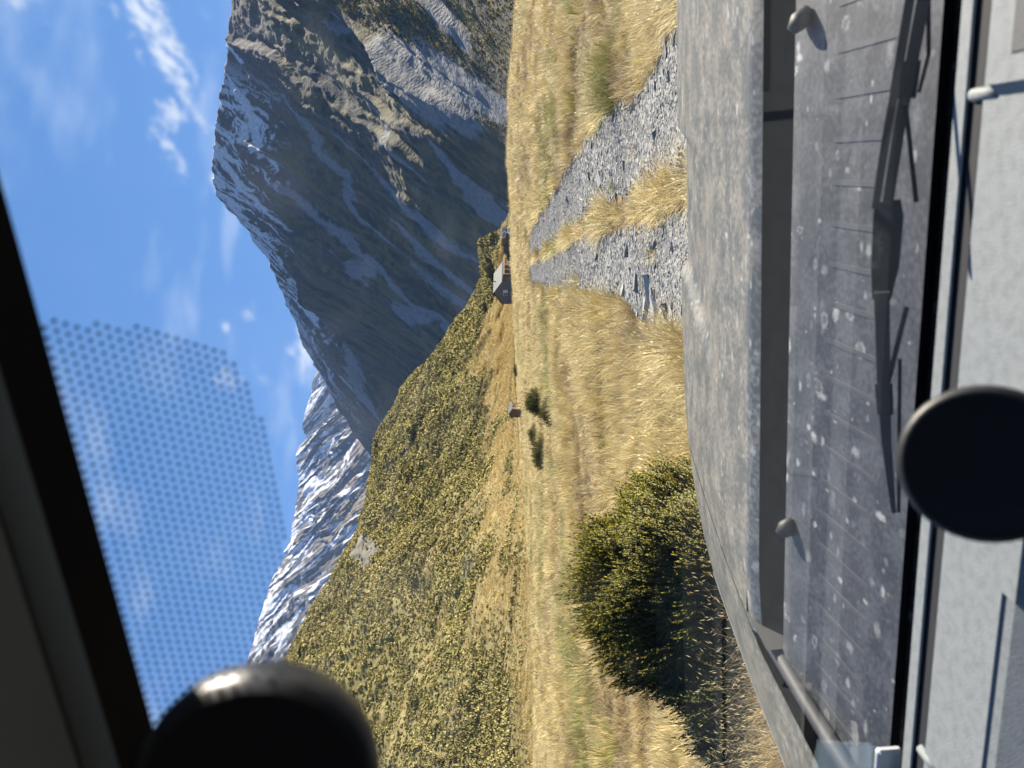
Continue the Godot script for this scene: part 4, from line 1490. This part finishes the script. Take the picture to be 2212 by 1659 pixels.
	cbox(tab, -0.72, -0.640, -0.365, -0.338, 0.645, 0.655, 0.003)
	put("white_tab", tab.done(), mat(lin(0.4, 0.42, 0.44), 0.5), car)
	# --- dashboard
	var soft := mat(lin(0.19, 0.208, 0.214), 0.62)
	soft.heightmap_enabled = true
	soft.heightmap_texture = noise_tex(noise(330, 0.12, 3), [], 512)
	soft.heightmap_scale = 0.05
	soft.uv1_triplanar = true
	soft.uv1_scale = Vector3.ONE * 9.0
	soft.albedo_texture = noise_tex(noise(331, 0.015, 5), [[0.0, Color(0.86, 0.86, 0.86)], [0.6, Color(0.97, 0.97, 0.97)], [1.0, Color(1, 1, 1)]], 512)
	var dash := Node3D.new()
	dash.name = "dashboard"
	car.add_child(dash)
	var d := Shape.new()
	for q in [[0.5082, -0.3588, 0.500, -0.3600], [0.500, -0.3600, 0.462, -0.380], [0.462, -0.380, 0.42, -0.44], [0.42, -0.44, 0.41, -0.80]]:
		d.quad(cv(-1.05, q[3], q[2]), cv(0.72, q[3], q[2]), cv(0.72, q[1], q[0]), cv(-1.05, q[1], q[0]))
	put("lower_pad", d.done(), soft, dash)
	d = Shape.new()
	cbox(d, -1.05, 0.72, -0.80, -0.358, 0.5095, 0.600, 0.004)
	cbox(d, -0.372, 0.72, -0.80, -0.3575, 0.485, 0.55, 0.012)
	put("top_pad", d.done(), soft, dash)
	d = Shape.new()
	cbox(d, -1.05, 0.72, -0.3588, -0.356, 0.615, 0.632, 0.0012)
	put("front_rail", d.done(), soft, dash)
	d = Shape.new()
	cbox(d, -1.05, 0.72, -0.85, -0.3605, 0.601, 0.630)
	put("demister_slot", d.done(), mat(lin(0.01, 0.011, 0.013), 0.8), dash)
	for q in [[0.017, 0.600, 0.612], [-0.335, 0.596, 0.604], [-0.60, 0.598, 0.606]]:
		d = Shape.new().smooth()
		d.tube([cv(q[0], -0.360, q[1] - 0.02), cv(q[0], -0.360, q[2])], [0.005, 0.005], 10)
		put("clip", d.done(), soft, dash)
	d = Shape.new()
	cbox(d, 0.010, 0.62, -0.42, -0.350, 0.47, 0.590, 0.012)
	var cl := put("instrument_hood", d.done(), soft, dash)
	d = Shape.new()
	cbox(d, 0.040, 0.60, -0.36, -0.3488, 0.48, 0.555, 0.001)
	var grey := mat(lin(0.10, 0.104, 0.104), 0.7)
	grey.albedo_texture = noise_tex(noise(333, 0.2, 3), [[0.0, Color(0.7, 0.7, 0.7)], [1.0, Color(1, 1, 1)]], 256)
	grey.uv1_triplanar = true
	grey.uv1_scale = Vector3(30, 30, 3)
	put("hood_insert", d.done(), grey, cl)
	# --- cabin
	var cloth := mat(lin(0.20, 0.225, 0.25), 0.95)
	var roof := Shape.new()
	roof.quad(cv(-1.0, 0.212, 0.262), cv(0.72, 0.212, 0.262), cv(0.72, 0.285, 0.05), cv(-1.0, 0.285, 0.05))
	roof.quad(cv(-1.0, 0.285, 0.05), cv(0.72, 0.285, 0.05), cv(0.72, 0.32, -2.2), cv(-1.0, 0.32, -2.2))
	roof.quad(cv(-1.0, 0.345, -2.2), cv(0.72, 0.345, -2.2), cv(0.72, 0.30, 0.06), cv(-1.0, 0.30, 0.06))
	roof.quad(cv(-1.0, 0.30, 0.06), cv(0.72, 0.30, 0.06), cv(0.72, 0.225, 0.275), cv(-1.0, 0.225, 0.275))
	var lining := put("roof_lining", roof.done(), cloth, car)
	var lip := Shape.new().smooth()
	lip.tube([cv(-1.0, 0.213, 0.276), cv(0.72, 0.213, 0.276)], [0.011, 0.011], 12)
	put("header_trim", lip.done(), mat(lin(0.17, 0.22, 0.26), 0.8), lining)
	var dark := mat(lin(0.035, 0.036, 0.038), 0.9)
	for q in [[-1.0, -1.05], [0.72, 0.77]]:
		var p := Shape.new()
		p.quad(cv(q[0], -0.42, 0.72), cv(q[1], -0.42, 0.62), cv(q[1], 0.22, 0.22), cv(q[0], 0.22, 0.29))
		cbox(p, minf(q[0], q[1]), maxf(q[0], q[1]), -1.25, -0.42, -2.2, 0.62)
		cbox(p, minf(q[0], q[1]), maxf(q[0], q[1]), -0.42, 0.31, -2.2, -0.55)
		put("door_side", p.done(), dark, car)
	var back := Shape.new()
	cbox(back, -1.0, 0.72, -1.25, 0.31, -2.25, -2.2)
	cbox(back, -1.0, 0.72, -1.28, -1.23, -2.2, 0.9)
	put("cabin_shell", back.done(), dark, car)
	for x in [-0.65, 0.2]:
		var seat := Shape.new()
		cbox(seat, x - 0.25, x + 0.25, -0.95, -0.75, -0.75, -0.25, 0.06)
		cbox(seat, x - 0.24, x + 0.24, -0.80, -0.12, -0.95, -0.80, 0.06)
		put("seat", seat.done(), dark, car)
	for x in [-0.98, 0.66]:
		for f in [1.25, -1.5]:
			var wh := Shape.new().smooth()
			var low: float = -1.75 - x * 0.0884
			wh.tube([cv(x - 0.11, low + 0.37, f), cv(x + 0.11, low + 0.37, f)], [0.37, 0.37], 20, 1.0, Vector3(0, 0.1, 1))
			put("wheel", wh.done(), mat(lin(0.02, 0.02, 0.02), 0.9), car)
	# --- mirror
	var mirror := Node3D.new()
	mirror.name = "rear_view_mirror"
	car.add_child(mirror)
	var mc := cv(-0.262, 0.1015, 0.186)
	var look := (cv(0, 0, 0) - mc).normalized()
	var wide := Vector3(1.0, 0.0, -0.22).normalized()
	var tall := (Vector3(0.08, 1.0, 0.12) - wide * wide.dot(Vector3(0.08, 1.0, 0.12))).normalized()
	var face := wide.cross(tall).normalized()
	var hs := rounded_slab(mc, wide, tall, face, 0.112, 0.0395, 0.0385, 0.028, 0.008)
	put("housing", hs, mat(lin(0.016, 0.018, 0.021), 0.4), mirror)
	var glass := mat(lin(0.28, 0.29, 0.30), 0.02, 1.0)
	put("mirror_glass", rounded_slab(mc + face * 0.0122, wide, tall, face, 0.103, 0.033, 0.032, 0.002, 0.0004), glass, mirror)
	var stalk := Shape.new().smooth()
	stalk.tube([mc - face * 0.01, mc + Vector3(0.0, 0.045, -0.03), cv(-0.30, 0.196, 0.281)], [0.011, 0.009, 0.016], 10)
	put("stalk", stalk.done(), mat(lin(0.012, 0.013, 0.015), 0.5), mirror)
	# --- a round holder on the dashboard, a thing of its own
	var hold := Node3D.new()
	hold.name = "disc_holder"
	add_child(hold)
	hold.transform = car.transform
	tag(hold, "round black disc holder standing on top of the dashboard", "holder")
	var dc := cv(-0.169, -0.2275, 0.35)
	var to := (cv(0, 0, 0) - dc).normalized()
	to = (to + Vector3(0, 0.1, 0.25)).normalized()
	var disc := Shape.new().smooth()
	var prof := [[-0.010, 0.020], [-0.009, 0.034], [-0.006, 0.0385], [-0.001, 0.0405], [0.004, 0.0395], [0.006, 0.037], [0.0055, 0.034], [0.0045, 0.024], [0.004, 0.010], [0.004, 0.0005]]
	var axis := []
	var radii := []
	for p in prof:
		axis.append(dc + to * p[0])
		radii.append(p[1])
	lathe(disc, dc, to, prof)
	put("disc", disc.done(), mat(lin(0.011, 0.012, 0.013), 0.5), hold)
	var foot := Shape.new().smooth()
	foot.tube([dc - to * 0.008, cv(-0.172, -0.31, 0.385), cv(-0.172, -0.352, 0.39)], [0.008, 0.008, 0.010], 10)
	put("stem", foot.done(), mat(lin(0.008, 0.008, 0.009), 0.5), hold)
	var base := Shape.new().smooth()
	lathe(base, cv(-0.172, -0.3575, 0.39), Vector3.UP, [[0.0, 0.030], [0.004, 0.030], [0.008, 0.022], [0.012, 0.010], [0.012, 0.0005]])
	put("base", base.done(), mat(lin(0.008, 0.008, 0.009), 0.5), hold)

func lathe(s: Shape, c: Vector3, axis: Vector3, prof: Array, n := 40):   # prof: [along, radius], outside seen with the axis up
	var u := axis.cross(Vector3(0.3, 0.1, 1.0)).normalized()
	var w := axis.cross(u).normalized()
	for i in prof.size() - 1:
		for k in n:
			var a := TAU * k / n
			var b := TAU * (k + 1) / n
			var d0 := u * cos(a) + w * sin(a)
			var d1 := u * cos(b) + w * sin(b)
			var p0: Vector3 = c + axis * prof[i][0]
			var p1: Vector3 = c + axis * prof[i + 1][0]
			s.quad(p0 + d0 * prof[i][1], p0 + d1 * prof[i][1], p1 + d1 * prof[i + 1][1], p1 + d0 * prof[i + 1][1])

func rounded_slab(c: Vector3, u: Vector3, w: Vector3, n: Vector3, hu: float, hw: float, corner: float, thick: float, bevel: float) -> ArrayMesh:
	var s := Shape.new().smooth()
	var levels := [[-thick * 0.5, 0.35], [-thick * 0.42, 0.75], [-thick * 0.1, 0.98], [thick * 0.2, 1.0], [thick * 0.5 - bevel * 0.4, 0.97], [thick * 0.5, 0.9]]
	var rings := []
	for l in levels:
		var ring := []
		for q in 4:
			var sx: float = [1.0, -1.0, -1.0, 1.0][q]
			var sy: float = [1.0, 1.0, -1.0, -1.0][q]
			for k in 7:
				var a := PI * 0.5 * (q + k / 6.0)
				var shrink: float = (1.0 - l[1]) * hw
				var p := Vector2(sx * (hu - corner) + cos(a) * (corner - shrink), sy * (hw - corner) + sin(a) * (corner - shrink))
				if shrink > corner:
					p = Vector2(sx * (hu - shrink), sy * (hw - shrink))
				ring.append(c + u * p.x + w * p.y + n * l[0])
		rings.append(ring)
	var m: int = rings[0].size()
	for i in rings.size() - 1:
		for k in m:
			s.quad(rings[i][k], rings[i][(k + 1) % m], rings[i + 1][(k + 1) % m], rings[i + 1][k])
	var top: Array = rings[rings.size() - 1]
	s.smooth(false)
	for k in range(1, m - 1):
		s.tri(top[0], top[k], top[k + 1])
		s.tri(rings[0][0], rings[0][k + 1], rings[0][k])
	return s.done()

func make_wiper(car: Node3D, arm: Array, blade: Array, caps: Array, links: Array):   # each bar: sideways and upwards per metre ahead, half width
	var metal := mat(lin(0.011, 0.015, 0.016), 0.65)
	var w := Node3D.new()
	w.name = "wiper"
	car.add_child(w, true)
	put("arm", flat_bar(arm, 0.014), metal, w)
	if blade: put("blade", flat_bar(blade, 0.006), mat(lin(0.010, 0.013, 0.013), 0.7), w)
	for c in caps: put("joint_cap", flat_bar(c, 0.019), metal, w)
	for l in links: put("linkage", flat_bar(l, 0.010), metal, w)

func flat_bar(bar: Array, off: float) -> ArrayMesh:          # a thin bar lying just above the glass
	var s := Shape.new()
	var path := []
	var rad := []
	for b in bar:
		var f: float = (0.585 * GY0 + 0.811 * GF0 + off) / (0.811 + 0.585 * b[1])
		path.append(cv(b[0] * f, b[1] * f, f))
		rad.append(b[2] * f * 1.3)
	s.tube(path, rad, 4, 0.35, Vector3(0, 0.447, 0.894), true, PI / 4.0)
	return s.done()
